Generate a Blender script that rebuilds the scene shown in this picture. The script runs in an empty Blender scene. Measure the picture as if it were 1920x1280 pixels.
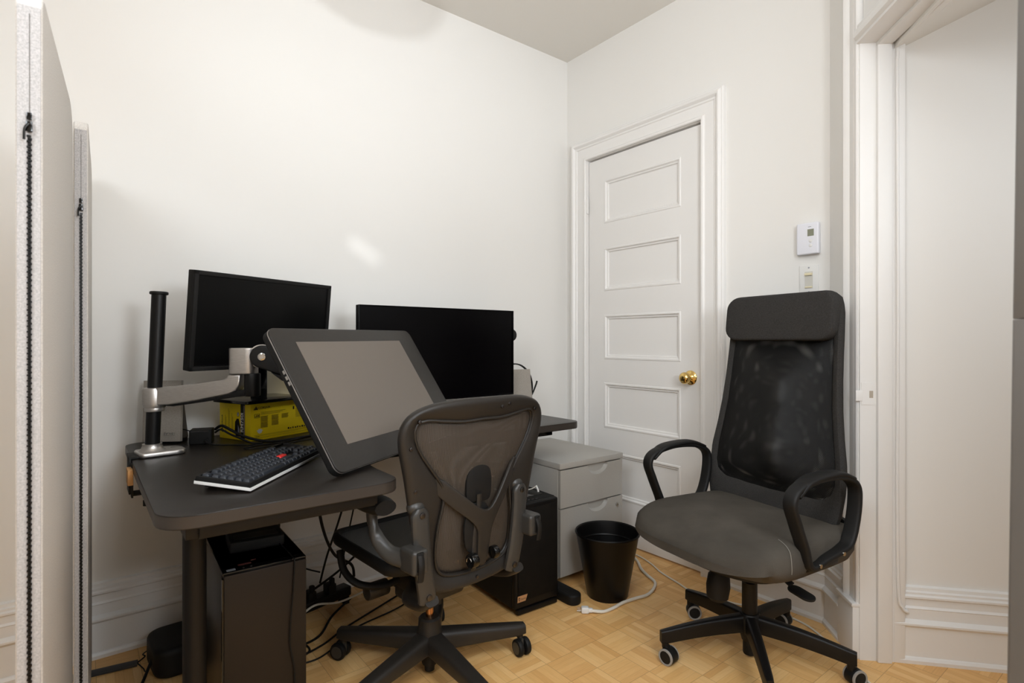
import bpy, bmesh, math, random
from mathutils import Vector as V, Matrix as Mx

random.seed(7)
S = bpy.context.scene
COL = S.collection
PI = math.pi

# ------------------------------------------------------------------ camera, world, light, exposure
CAM = V((-2.29, -2.40, 1.09))
FWD = V((0.6152, 0.7884, 0)).normalized()
cd = bpy.data.cameras.new('camera')
cam = bpy.data.objects.new('camera', cd)
COL.objects.link(cam)
cam.location = CAM
cam.rotation_euler = FWD.to_track_quat('-Z', 'Y').to_euler()
cd.sensor_width = 36
cd.lens = 1037 / 1920 * 36
cd.shift_y = -1 / 1920
cd.clip_start = 0.05
cd.dof.use_dof = True
cd.dof.focus_distance = 2.1
cd.dof.aperture_fstop = 5.0
S.camera = cam

W = bpy.data.worlds.new('world')
S.world = W
W.use_nodes = True
W.node_tree.nodes['Background'].inputs[0].default_value = (1.0, 0.94, 0.86, 1)
W.node_tree.nodes['Background'].inputs[1].default_value = 0.35

def area(name, loc, target, size, power, col, shape='DISK', size_y=None):
    l = bpy.data.lights.new(name, 'AREA')
    l.shape = shape
    l.size = size
    if size_y: l.size_y = size_y
    l.energy = power
    l.color = col
    o = bpy.data.objects.new(name, l)
    COL.objects.link(o)
    o.location = loc
    o.rotation_euler = (V(target) - V(loc)).to_track_quat('-Z', 'Y').to_euler()
    return o

def spot(name, loc, target, ang, blend, power, col, radius):
    l = bpy.data.lights.new(name, 'SPOT')
    l.energy = power
    l.color = col
    l.spot_size = math.radians(ang)
    l.spot_blend = blend
    l.shadow_soft_size = radius
    o = bpy.data.objects.new(name, l)
    COL.objects.link(o)
    o.location = loc
    o.rotation_euler = (V(target) - V(loc)).to_track_quat('-Z', 'Y').to_euler()
    return o

LC = (0.868, 0.934, 1.0)
area('softbox_light', (-3.25, -2.35, 2.25), (-0.1, -1.5, 0.9), 0.8, 26, LC)
area('side_fill_light', (-1.75, -2.95, 1.80), (0.2, -1.7, 1.1), 0.8, 9, LC)  # extra fill added to lift the right wall
area('bounce_light', (-1.60, -2.85, 2.71), (-1.1, -2.2, 0.2), 1.4, 40, LC)
area('uplight', (-1.7, -3.1, 1.5), (-1.0, -1.7, 2.75), 0.5, 28, LC)
spot('flash_spill_light', (-2.9, -3.4, 2.40), (-1.15, 0, 2.85), 42, 1.0, 135, LC, 0.05)
spot('added_patch_light', (-2.75, -3.0, 2.2), (-1.305, 0.0, 1.520), 1.7, 1.0, 130, (0.95, 0.98, 1), 0.03)  # added pair of spots imitating light bounced off a screen onto the wall
spot('added_patch_light', (-2.75, -3.0, 2.2), (-1.235, 0.0, 1.480), 1.8, 1.0, 110, (0.95, 0.98, 1), 0.03)
area('hall_fill_light', (-0.40, -2.60, 1.75), (0.0, -1.80, 1.3), 0.7, 3.4, LC)  # added fill that brightens the hall wall, not a lamp of the hall

S.view_settings.view_transform = 'Standard'
S.view_settings.look = 'None'
S.view_settings.gamma = 1
S.view_settings.use_curve_mapping = False
S.view_settings.exposure = -0.05

# ------------------------------------------------------------------ materials
def lin(c):
    c = c / 255
    return c / 12.92 if c <= .04045 else ((c + .055) / 1.055) ** 2.4

def rgb(c): return (lin(c[0]), lin(c[1]), lin(c[2]), 1)

def mat(name, c, rough=.5, metal=0, spec=.5, nscale=0, namt=0, bscale=0, bstr=0, coat=0, stretch=None):
    m = bpy.data.materials.new(name)
    m.use_nodes = True
    nt = m.node_tree
    b = nt.nodes['Principled BSDF']
    b.inputs['Base Color'].default_value = rgb(c)
    b.inputs['Roughness'].default_value = rough
    b.inputs['Metallic'].default_value = metal
    b.inputs['Specular IOR Level'].default_value = spec
    if coat:
        b.inputs['Coat Weight'].default_value = coat
        b.inputs['Coat Roughness'].default_value = .1
    tc = None
    if nscale or bscale:
        tc = nt.nodes.new('ShaderNodeTexCoord')
        mp = nt.nodes.new('ShaderNodeMapping')
        if stretch: mp.inputs['Scale'].default_value = stretch
        nt.links.new(tc.outputs['Object'], mp.inputs[0])
    if nscale:
        n = nt.nodes.new('ShaderNodeTexNoise')
        n.inputs['Scale'].default_value = nscale
        n.inputs['Detail'].default_value = 4
        nt.links.new(mp.outputs[0], n.inputs['Vector'])
        mx = nt.nodes.new('ShaderNodeMix')
        mx.data_type = 'RGBA'
        k = 1 - namt
        k2 = 1 + namt
        c1 = rgb(c)
        mx.inputs[6].default_value = (c1[0] * k, c1[1] * k, c1[2] * k, 1)
        mx.inputs[7].default_value = (min(1, c1[0] * k2), min(1, c1[1] * k2), min(1, c1[2] * k2), 1)
        rp = nt.nodes.new('ShaderNodeMapRange')
        rp.inputs[1].default_value = .3
        rp.inputs[2].default_value = .7
        nt.links.new(n.outputs[0], rp.inputs[0])
        nt.links.new(rp.outputs[0], mx.inputs[0])
        nt.links.new(mx.outputs[2], b.inputs['Base Color'])
    if bscale:
        n = nt.nodes.new('ShaderNodeTexNoise')
        n.inputs['Scale'].default_value = bscale
        n.inputs['Detail'].default_value = 3
        nt.links.new(mp.outputs[0], n.inputs['Vector'])
        bp = nt.nodes.new('ShaderNodeBump')
        bp.inputs['Strength'].default_value = bstr
        bp.inputs['Distance'].default_value = .004
        nt.links.new(n.outputs[0], bp.inputs['Height'])
        nt.links.new(bp.outputs[0], b.inputs['Normal'])
    return m

def net_mat(name, c, pitch, hole, diag, rough=.6, hole_mix=1.0):
    """woven chair mesh: threads of fabric with open holes between them (object space)"""
    m = bpy.data.materials.new(name)
    m.use_nodes = True
    nt = m.node_tree
    b = nt.nodes['Principled BSDF']
    b.inputs['Base Color'].default_value = rgb(c)
    b.inputs['Roughness'].default_value = rough
    out = nt.nodes['Material Output']
    tc = nt.nodes.new('ShaderNodeTexCoord')
    sp = nt.nodes.new('ShaderNodeSeparateXYZ')
    nt.links.new(tc.outputs['Object'], sp.inputs[0])
    def M(op, a, bb):
        n = nt.nodes.new('ShaderNodeMath')
        n.operation = op
        for i, v in enumerate((a, bb)):
            if v is None: continue
            if isinstance(v, (int, float)): n.inputs[i].default_value = v
            else: nt.links.new(v, n.inputs[i])
        return n.outputs[0]
    u, v = sp.outputs[0], sp.outputs[2]
    if diag:
        u2 = M('ADD', u, v)
        v2 = M('SUBTRACT', u, v)
        u, v = u2, v2
    su = M('SINE', M('MULTIPLY', u, 2 * PI / pitch), None)
    sv = M('SINE', M('MULTIPLY', v, 2 * PI / (pitch * (1 if diag else .8))), None)
    h = M('ADD', su, M('MULTIPLY', sv, 1.0 if diag else .45))
    g = M('GREATER_THAN', h, hole)
    fac = M('MULTIPLY', g, hole_mix)
    tr = nt.nodes.new('ShaderNodeBsdfTransparent')
    mx = nt.nodes.new('ShaderNodeMixShader')
    nt.links.new(fac, mx.inputs[0])
    nt.links.new(b.outputs[0], mx.inputs[1])
    nt.links.new(tr.outputs[0], mx.inputs[2])
    nt.links.new(mx.outputs[0], out.inputs[0])
    return m

def parquet(name, size):
    m = bpy.data.materials.new(name)
    m.use_nodes = True
    nt = m.node_tree
    b = nt.nodes['Principled BSDF']
    L = nt.links.new
    tc = nt.nodes.new('ShaderNodeTexCoord')
    sp = nt.nodes.new('ShaderNodeSeparateXYZ')
    L(tc.outputs['Object'], sp.inputs[0])
    def M(op, a, bb=None, cc=None):
        n = nt.nodes.new('ShaderNodeMath')
        n.operation = op
        for i, v in enumerate((a, bb, cc)):
            if v is None: continue
            if isinstance(v, (int, float)): n.inputs[i].default_value = v
            else: L(v, n.inputs[i])
        return n.outputs[0]
    x = M('DIVIDE', M('ADD', sp.outputs[0], 0.69 + 60 * size), size)
    y = M('DIVIDE', M('ADD', sp.outputs[1], 1.0 + 60 * size), size)
    ix, iy = M('FLOOR', x), M('FLOOR', y)
    fx, fy = M('FRACT', x), M('FRACT', y)
    par = M('MODULO', M('ADD', M('ADD', ix, iy), 1.0), 2.0)       # 1: strips along x
    inv = M('SUBTRACT', 1.0, par)
    a = M('ADD', M('MULTIPLY', fy, par), M('MULTIPLY', fx, inv))   # across strips
    l = M('ADD', M('MULTIPLY', fx, par), M('MULTIPLY', fy, inv))   # along strips
    s5 = M('MULTIPLY', a, 5.0)
    si = M('FLOOR', s5)
    sf = M('FRACT', s5)
    cb = nt.nodes.new('ShaderNodeCombineXYZ')
    L(M('ADD', M('MULTIPLY', ix, 5.13), si), cb.inputs[0])
    L(M('MULTIPLY', iy, 3.77), cb.inputs[1])
    L(par, cb.inputs[2])
    wn = nt.nodes.new('ShaderNodeTexWhiteNoise')
    L(cb.outputs[0], wn.inputs[0])
    # grain stretched along the strip
    gv = nt.nodes.new('ShaderNodeCombineXYZ')
    L(M('ADD', M('MULTIPLY', l, 1.2), M('MULTIPLY', wn.outputs[0], 37.0)), gv.inputs[0])
    L(M('ADD', M('MULTIPLY', a, 14.0), M('MULTIPLY', ix, 3.1)), gv.inputs[1])
    L(M('ADD', M('MULTIPLY', iy, 7.3), M('MULTIPLY', wn.outputs[0], 11.0)), gv.inputs[2])
    gn = nt.nodes.new('ShaderNodeTexNoise')
    gn.inputs['Scale'].default_value = 2.2
    gn.inputs['Detail'].default_value = 5
    L(gv.outputs[0], gn.inputs['Vector'])
    cr = nt.nodes.new('ShaderNodeValToRGB')
    e = cr.color_ramp.elements
    e[0].position = 0
    e[0].color = rgb((214, 158, 94))
    e[1].position = 1
    e[1].color = rgb((246, 206, 144))
    k = cr.color_ramp.elements.new(.5)
    k.color = rgb((233, 184, 118))
    f = M('ADD', M('MULTIPLY', wn.outputs[0], .55), M('MULTIPLY', gn.outputs[0], .5))
    L(M('SUBTRACT', f, .03), cr.inputs[0])
    # seams
    es = M('MINIMUM', sf, M('SUBTRACT', 1.0, sf))
    el = M('MINIMUM', l, M('SUBTRACT', 1.0, l))
    ea = M('MINIMUM', a, M('SUBTRACT', 1.0, a))
    seam = M('MAXIMUM', M('MULTIPLY', M('LESS_THAN', es, .022), .22), M('MULTIPLY', M('LESS_THAN', M('MINIMUM', el, ea), .008), .45))
    mx = nt.nodes.new('ShaderNodeMix')
    mx.data_type = 'RGBA'
    L(seam, mx.inputs[0])
    L(cr.outputs[0], mx.inputs[6])
    mx.inputs[7].default_value = rgb((128, 78, 36))
    L(mx.outputs[2], b.inputs['Base Color'])
    b.inputs['Roughness'].default_value = .42
    b.inputs['Specular IOR Level'].default_value = .35
    return m

WALL = mat('wall_paint', (233, 230, 225), .45, spec=.25, bscale=26, bstr=.05)
CEIL = mat('ceiling_paint', (230, 226, 219), .7, spec=.2, bscale=20, bstr=.03)
TRIM = mat('trim_paint', (234, 231, 227), .34, spec=.45, bscale=60, bstr=.08)
DOORP = mat('door_paint', (231, 228, 224), .36, spec=.42, bscale=50, bstr=.05)
FLOOR = parquet('oak_mosaic_parquet', .12)
FELT = mat('light_grey_felt', (214, 208, 201), .95, spec=.1, nscale=420, namt=.14, bscale=500, bstr=.4)
FELTE = mat('light_grey_felt_edge', (182, 178, 176), .95, spec=.1, nscale=330, namt=.18, bscale=500, bstr=.2)
BLK = mat('black_plastic', (13, 12, 12), .42, spec=.3)
BLKM = mat('matt_black_plastic', (18, 17, 16), .6, spec=.3)
BLKG = mat('gloss_black', (10, 10, 10), .12)
BLKMET = mat('black_steel', (13, 11, 10), .45, spec=.3, nscale=8, namt=.1)
DESK = mat('dark_brown_desk_top', (28, 23, 19), .36, spec=.35, nscale=14, namt=.22, bscale=120, bstr=.12, stretch=(1, 9, 1))
DESKE = mat('dark_desk_edge', (50, 44, 39), .4)
SCR = mat('monitor_screen', (5, 5, 5), .35, spec=.25)
SCRG = mat('black_glass_screen', (3, 2, 3), .25, spec=.12)
TABF = mat('tablet_bezel', (40, 37, 34), .38, spec=.4, nscale=90, namt=.06)
TABS = mat('tablet_screen', (108, 99, 90), .42, spec=.4)
ALU = mat('brushed_aluminium', (206, 202, 198), .40, metal=1, nscale=60, namt=.08, stretch=(1, 1, 12))
ALUD = mat('dark_aluminium', (90, 88, 88), .3, metal=1)
CHROME = mat('chrome', (200, 200, 198), .12, metal=1)
YEL = mat('yellow_cardboard', (255, 226, 30), .42, spec=.4)
YELD = mat('print_grey_on_yellow', (142, 118, 18), .5)
INK = mat('black_ink', (28, 24, 16), .5)
WHT = mat('white_print', (232, 230, 226), .5)
GREYP = mat('grey_print', (150, 152, 158), .5)
SILV = mat('silver_speaker_grille', (160, 152, 142), .4, metal=.1, nscale=300, namt=.12)
KEYC = mat('dark_slate_keycaps', (42, 45, 51), .5, spec=.35)
KRED = mat('red_keycap', (226, 50, 46), .45)
WPL = mat('white_plastic', (228, 226, 222), .4)
WPLC = mat('white_cable_rubber', (226, 220, 208), .5)
CABG = mat('grey_cabinet_enamel', (164, 160, 153), .42, nscale=200, namt=.03)
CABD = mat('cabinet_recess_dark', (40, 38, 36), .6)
BIN = mat('black_bin_enamel', (8, 7, 7), .36, spec=.25)
BRASS = mat('polished_brass', (226, 194, 122), .12, metal=1)
AERO = mat('graphite_plastic', (38, 34, 30), .46, spec=.4, bscale=900, bstr=.06)
AEROL = mat('satin_graphite_arm', (54, 52, 49), .38)
AERON = net_mat('brown_grey_woven_mesh', (70, 61, 52), .0042, .62, False)
AEROS = mat('seat_mesh_weave', (86, 84, 81), .7, bscale=500, bstr=.4)
COPPER = mat('gas_spring_steel', (190, 140, 100), .2, metal=1)
FAB = mat('charcoal_fabric', (54, 52, 50), .95, spec=.12, nscale=260, namt=.22, bscale=600, bstr=.5)
FABS = mat('worn_charcoal_fabric', (76, 71, 64), .95, spec=.12, nscale=7, namt=.2, bscale=600, bstr=.5)
MNET = net_mat('black_airmesh', (26, 24, 22), .0060, .48, True)
MNET2 = net_mat('black_airmesh_rear', (20, 19, 18), .0064, .42, True)
CASG = mat('grey_caster_tread', (150, 147, 142), .6)
RUB = mat('black_rubber', (14, 13, 12), .6, spec=.3)
TOWER = mat('brushed_dark_front', (30, 23, 17), .45, spec=.3, nscale=40, namt=.08, stretch=(1, 1, 12))
TOWS = mat('dark_grey_side_panel', (40, 37, 35), .32)
FMESH = mat('black_speckled_mesh', (12, 10, 8), .6, spec=.2, nscale=30, namt=.55, bscale=700, bstr=.5)
PLATE = mat('copper_name_plate', (196, 152, 112), .35, metal=.3)
WOOD = mat('pine_offcut', (196, 144, 88), .6, nscale=30, namt=.25)
IVORY = mat('ivory_switch', (226, 214, 180), .4)
LCD = mat('thermostat_display', (132, 134, 116), .3)
PINK = mat('cable_duct_paint', (226, 212, 200), .5)
DARKCAB = mat('dark_grey_enamel', (116, 112, 108), .4, nscale=3, namt=.08)
GLASSW = mat('milky_glass', (235, 232, 226), .3)

# ------------------------------------------------------------------ mesh helpers
def tag(o, label=None, cat=None, group=None, kind=None):
    if label: o['label'] = label
    if cat: o['category'] = cat
    if group: o['group'] = group
    if kind: o['kind'] = kind
    return o

def empty(name, loc=(0, 0, 0), rz=0, label=None, cat=None, group=None, rot=None):
    o = bpy.data.objects.new(name, None)
    COL.objects.link(o)
    o.location = loc
    o.rotation_euler = rot if rot else (0, 0, math.radians(rz))
    o.empty_display_size = .05
    return tag(o, label, cat, group)

def catmull(pts, n=8, closed=False):
    P = [V(p) for p in pts]
    out = []
    m = len(P)
    rng = range(m if closed else m - 1)
    for i in rng:
        g = (lambda k: P[k % m]) if closed else (lambda k: P[max(0, min(m - 1, k))])
        p0, p1, p2, p3 = g(i - 1), g(i), g(i + 1), g(i + 2)
        for j in range(n):
            t = j / n
            out.append(.5 * ((2 * p1) + (p2 - p0) * t + (2 * p0 - 5 * p1 + 4 * p2 - p3) * t * t + (3 * p1 - p0 - 3 * p2 + p3) * t ** 3))
    if not closed: out.append(P[-1])
    return out

def rrect(w, h, r, seg=6, cx=0, cy=0):
    rs = r if isinstance(r, (tuple, list)) else (r,) * 4   # order: ++, -+, --, +-
    out = []
    for (sx, sy, a0), q in zip(((1, 1, 0), (-1, 1, 90), (-1, -1, 180), (1, -1, 270)), rs):
        q = max(q, 1e-5)
        for j in range(seg + 1):
            a = math.radians(a0 + 90 * j / seg)
            out.append((cx + sx * (w / 2 - q) + q * math.cos(a), cy + sy * (h / 2 - q) + q * math.sin(a)))
    return out

class B:
    def __init__(s): s.bm = bmesh.new()
    def _add(s, tmp, M=None):
        if M is not None: bmesh.ops.transform(tmp, matrix=M, verts=tmp.verts)
        me = bpy.data.meshes.new('tmp')
        tmp.to_mesh(me)
        tmp.free()
        s.bm.from_mesh(me)
        bpy.data.meshes.remove(me)
        return s
    def box(s, c, d, bev=0, M=None, seg=2, rz=0):
        t = bmesh.new()
        bmesh.ops.create_cube(t, size=1)
        bmesh.ops.scale(t, vec=d, verts=t.verts)
        if bev: bmesh.ops.bevel(t, geom=t.edges[:], offset=bev, segments=seg, profile=.6, affect='EDGES')
        X = Mx.Translation(c) @ Mx.Rotation(math.radians(rz), 4, 'Z')
        return s._add(t, (M @ X) if M is not None else X)
    def prism(s, outline, z0, z1, bev=0, M=None, seg=2):
        t = bmesh.new()
        lo = [t.verts.new((p[0], p[1], z0)) for p in outline]
        hi = [t.verts.new((p[0], p[1], z1)) for p in outline]
        n = len(lo)
        f0 = t.faces.new(lo[::-1])
        f1 = t.faces.new(hi)
        for i in range(n): t.faces.new((lo[i], lo[(i + 1) % n], hi[(i + 1) % n], hi[i]))
        bmesh.ops.recalc_face_normals(t, faces=t.faces)
        if bev:
            ed = list(set(list(f0.edges) + list(f1.edges)))
            bmesh.ops.bevel(t, geom=ed, offset=bev, segments=seg, profile=.6, affect='EDGES', clamp_overlap=True)
        return s._add(t, M)
    def loft(s, rings, caps=True, closed=True, M=None, ring_closed=False):
        t = bmesh.new()
        R = [[t.verts.new(p) for p in r] for r in rings]
        n = len(R[0])
        pairs = list(zip(R[:-1], R[1:])) + ([(R[-1], R[0])] if ring_closed else [])
        for a, b in pairs:
            for i in range(n if closed else n - 1):
                j = (i + 1) % n
                t.faces.new((a[i], a[j], b[j], b[i]))
        if caps and closed and not ring_closed:
            t.faces.new(R[0][::-1])
            t.faces.new(R[-1])
        bmesh.ops.recalc_face_normals(t, faces=t.faces)
        return s._add(t, M)
    def cyl(s, p0, p1, r0, r1=None, seg=28, M=None, bev=0):
        p0, p1 = V(p0), V(p1)
        r1 = r0 if r1 is None else r1
        d = p1 - p0
        L = d.length
        q = d.to_track_quat('Z', 'Y').to_matrix().to_4x4()
        prof = [(r0, 0), (r1, L)]
        if bev: prof = [(r0 - bev, 0), (r0 - bev * .3, bev * .3), (r0, bev), (r1, L - bev), (r1 - bev * .3, L - bev * .3), (r1 - bev, L)]
        rings = [[(r * math.cos(2 * PI * k / seg), r * math.sin(2 * PI * k / seg), z) for k in range(seg)] for r, z in prof]
        X = Mx.Translation(p0) @ q
        return s.loft(rings, M=(M @ X) if M is not None else X)
    def lathe(s, prof, seg=40, M=None, caps=True):
        rings = [[(r * math.cos(2 * PI * k / seg), r * math.sin(2 * PI * k / seg), z) for k in range(seg)] for r, z in prof]
        return s.loft(rings, M=M, caps=caps)
    def tube(s, pts, r, seg=10, n=8, up=None, r2=None, smooth=True, closed=False, M=None, rfun=None, power=2):
        """swept tube; r along the side axis, r2 along the normal; up fixes the side axis"""
        P = catmull(pts, n, closed) if smooth else [V(p) for p in pts]
        r2 = r if r2 is None else r2
        m = len(P)
        rings = []
        prev = None
        for i, p in enumerate(P):
            if closed: t = (P[(i + 1) % m] - P[i - 1])
            else: t = P[min(i + 1, m - 1)] - P[max(i - 1, 0)]
            t.normalize()
            if up is not None:
                side = V(up) - t * V(up).dot(t)
            elif prev is None:
                a = V((0, 0, 1)) if abs(t.z) < .9 else V((1, 0, 0))
                side = a - t * a.dot(t)
            else:
                side = prev - t * prev.dot(t)
            side.normalize()
            prev = side
            nn = t.cross(side)
            k = rfun(i / (m - 1)) if rfun else 1
            k = k if isinstance(k, tuple) else (k, k)
            ring = []
            for j in range(seg):
                a = 2 * PI * (j + .5) / seg
                ca, sa = math.cos(a), math.sin(a)
                if power != 2:
                    ca = math.copysign(abs(ca) ** (2 / power), ca)
                    sa = math.copysign(abs(sa) ** (2 / power), sa)
                ring.append(p + side * (r * k[0] * ca) + nn * (r2 * k[1] * sa))
            rings.append(ring)
        return s.loft(rings, M=M, ring_closed=closed)
    def sphere(s, c, r, seg=20, sc=(1, 1, 1), M=None):
        t = bmesh.new()
        bmesh.ops.create_uvsphere(t, u_segments=seg, v_segments=seg // 2, radius=r)
        bmesh.ops.scale(t, vec=sc, verts=t.verts)
        X = Mx.Translation(c)
        return s._add(t, (M @ X) if M is not None else X)
    def quad(s, pts, M=None):
        t = bmesh.new()
        t.faces.new([t.verts.new(p) for p in pts])
        return s._add(t, M)
    def build(s, name, m, parent=None, ang=38, loc=None, label=None, flat=False):
        bm = s.bm
        bmesh.ops.remove_doubles(bm, verts=bm.verts, dist=1e-6)
        for f in bm.faces: f.smooth = not flat
        for e in bm.edges:
            e.smooth = True
            if len(e.link_faces) == 2:
                if e.calc_face_angle(0) > math.radians(ang): e.smooth = False
            elif len(e.link_faces) > 2: e.smooth = False
        me = bpy.data.meshes.new(name)
        bm.to_mesh(me)
        bm.free()
        me.materials.append(m)
        o = bpy.data.objects.new(name, me)
        COL.objects.link(o)
        if parent: o.parent = parent
        if loc: o.location = loc
        if label: o['label'] = label
        return o

def frame(o, x, y, z=None):
    """matrix with origin o, columns x, y (and z = x cross y)"""
    x = V(x).normalized()
    y = V(y)
    y = (y - x * y.dot(x)).normalized()
    z = x.cross(y)
    m = Mx(((x.x, y.x, z.x, o[0]), (x.y, y.y, z.y, o[1]), (x.z, y.z, z.z, o[2]), (0, 0, 0, 1)))
    return m

def text(name, s, size, m, parent, M, ext=.0006, bold=0, sx=1.0, align='LEFT'):
    c = bpy.data.curves.new('txt', 'FONT')
    c.body = s
    c.size = size
    c.extrude = ext
    c.offset = bold
    c.align_x = align
    t = bpy.data.objects.new('txt', c)
    COL.objects.link(t)
    dg = bpy.context.evaluated_depsgraph_get()
    me = bpy.data.meshes.new_from_object(t.evaluated_get(dg))
    me.name = name
    me.transform(M @ Mx.Diagonal((sx, 1, 1, 1)))
    me.materials.clear()
    me.materials.append(m)
    o = bpy.data.objects.new(name, me)
    COL.objects.link(o)
    o.parent = parent
    bpy.data.objects.remove(t)
    bpy.data.curves.remove(c)
    return o

def struct(b, name, m, parent=None, ang=38):
    o = b.build(name, m, parent, ang)
    if not parent: o['kind'] = 'structure'
    return o

# ------------------------------------------------------------------ room shell
H = 2.75
WY = -1.468                       # where the right wall turns into the diagonal doorway wall
D0 = V((0, WY, 0))
T = V((-.70711, -.70711, 0))      # along the diagonal wall towards the camera
N = V((-.70711, .70711, 0))       # out of the diagonal wall into the room
DM = frame(D0, T, N)              # local: x along wall, y into room, z = T x N  (points down)
def dpt(t, n, z): return D0 + T * t + N * n + V((0, 0, z))

b = B(); b.box((-1.6, -1.9, -.05), (6.4, 6.2, .1)); floor = struct(b, 'floor', FLOOR)
b = B(); b.prism([(-4.2, .12), (.12, .12), (.12, WY), tuple(dpt(0.02, -.14, 0))[:2], tuple(dpt(1.5, -.14, 0))[:2], (-.96, -4.5), (-4.2, -4.5)], H, H + .1); struct(b, 'ceiling', CEIL)
b = B(); b.box((-2.1, .06, H / 2), (4.2, .12, H)); struct(b, 'wall_left', WALL)
# right wall with the opening for the closed door
DY0, DY1, DH = -.179, -.908, 2.106
b = B()
b.box((.06, (.0 + DY0 + .012) / 2, H / 2), (.12, abs(DY0 + .012), H))
b.box((.06, (WY + DY1 - .012) / 2, H / 2), (.12, abs(WY - DY1 + .012), H))
b.box((.06, (DY0 + DY1) / 2, (H + DH + .012) / 2), (.12, abs(DY1 - DY0) + .024, H - DH - .012))
struct(b, 'wall_right', WALL)
# diagonal wall: pier beside the corner, lintel over the transom, pier towards the camera
TJ0, TJ1, HEAD = .255, 1.05, 2.108
def dbox(b, t0, t1, n0, n1, z0, z1, bev=0):
    c = dpt((t0 + t1) / 2, (n0 + n1) / 2, (z0 + z1) / 2)
    X = frame(c, T, N)
    b.box((0, 0, 0), (t1 - t0, n1 - n0, z1 - z0), bev, M=X)
b = B()
dbox(b, 0, TJ0 - .01, -.14, 0, 0, H)
dbox(b, TJ1 + .01, 1.36, -.14, 0, 0, H)
dbox(b, TJ0 - .01, TJ1 + .01, -.14, 0, 2.62, H)
struct(b, 'wall_diagonal', WALL)
e = dpt(1.36, 0, 0)
b = B(); b.box((e.x + .06, (e.y - 4.4) / 2 + .04, H / 2), (.12, abs(e.y + 4.4) + .12, H)); struct(b, 'wall_near', WALL)
b = B(); b.box((-2.5, -4.46, H / 2), (3.5, .12, H)); struct(b, 'wall_rear', WALL)
b = B(); b.box((-4.16, -2.2, H / 2), (.12, 4.6, H)); struct(b, 'wall_far', WALL)

# hall beyond the doorway
HS = V((-.10, -1.68, 0)); HD = V((.654, -.757, 0)).normalized(); HN = V((-.757, -.654, 0)).normalized()
HM = lambda s, n, z: HS + HD * s + HN * n + V((0, 0, z))
def hbox(b, s0, s1, n0, n1, z0, z1):
    X = frame(HM((s0 + s1) / 2, (n0 + n1) / 2, (z0 + z1) / 2), HD, HN)
    b.box((0, 0, 0), (s1 - s0, abs(n1 - n0), z1 - z0), M=X)
b = B(); hbox(b, .02, 2.2, -.1, 0, 0, H); struct(b, 'wall_hall', WALL)
# sloping ceiling of the hall, rising away from the door head
b = B()
k = (2.229 - 2.101) / (.343 - .064)
z0 = 2.101 - k * .064
pts = []
for s_, n_ in ((.02, 0), (2.2, 0), (2.2, 1.3), (.02, 1.3)):
    pts.append(HM(s_, n_, z0 + k * s_))
up = [p + V((0, 0, .06)) for p in pts]
b.loft([pts, up])
struct(b, 'ceiling_hall', CEIL)

# ------------------------------------------------------------------ baseboards and casings
BASEP = [(.034, 0), (.035, .012), (.030, .02), (.026, .022), (.026, .120), (.030, .123), (.036, .130), (.036, .136), (.028, .143), (.022, .147), (.022, .180),
         (.024, .183), (.020, .187), (.018, .19), (.018, .213), (.025, .218), (.025, .224), (.019, .229), (.019, .236), (.013, .240), (.012, .250), (0, .254)]
def sweep_profile(b, prof, path):
    """path: list of functions (o, p) -> point; prof: list of (o, p)"""
    rings = [[fn(o, p) for o, p in prof] for fn in path]
    b.loft(rings, closed=False, caps=False)
def base(name, p0, p1, nrm):
    b = B()
    n = V(nrm)
    ends = [V(p0), V(p1)]
    sweep_profile(b, BASEP, [(lambda q, h, e=e: e + n * q + V((0, 0, h))) for e in ends])
    for e in ends: b.quad([e + n * q + V((0, 0, h)) for q, h in BASEP] + [e])
    return struct(b, name, TRIM, ang=20)
base('baseboard_left', (-4.1, 0, 0), (0, 0, 0), (0, -1, 0))
base('baseboard_right', (0, -1.03, 0), (0, WY - .012, 0), (-1, 0, 0))
base('baseboard_diagonal', dpt(-.012, 0, 0), dpt(.142, 0, 0), N)
base('baseboard_hall', HM(.02, 0, 0), HM(2.2, 0, 0), HN)

CASP = [(0, 0), (0, .020), (.004, .024), (.012, .024), (.016, .019), (.020, .017), (.068, .017), (.072, .022), (.080, .022), (.084, .028), (.090, .034), (.098, .036), (.104, .033),
        (.108, .027), (.113, .027), (.118, .02), (.118, 0)]
b = B()
yl, yr, zt = DY0 + .006, DY1 - .006, DH + .012
path = [lambda o, p: V((-p, yl + o, 0)), lambda o, p: V((-p, yl + o, zt + o)), lambda o, p: V((-p, yr - o, zt + o)), lambda o, p: V((-p, yr - o, 0))]
sweep_profile(b, CASP, path)
# inner stop bead and jamb
b.box((.03, yl + .002, zt / 2), (.06, .008, zt)); b.box((.03, yr - .002, zt / 2), (.06, .008, zt)); b.box((.03, (yl + yr) / 2, zt + .002), (.06, yl - yr, .008))
struct(b, 'trim_1', TRIM, ang=20)

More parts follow.
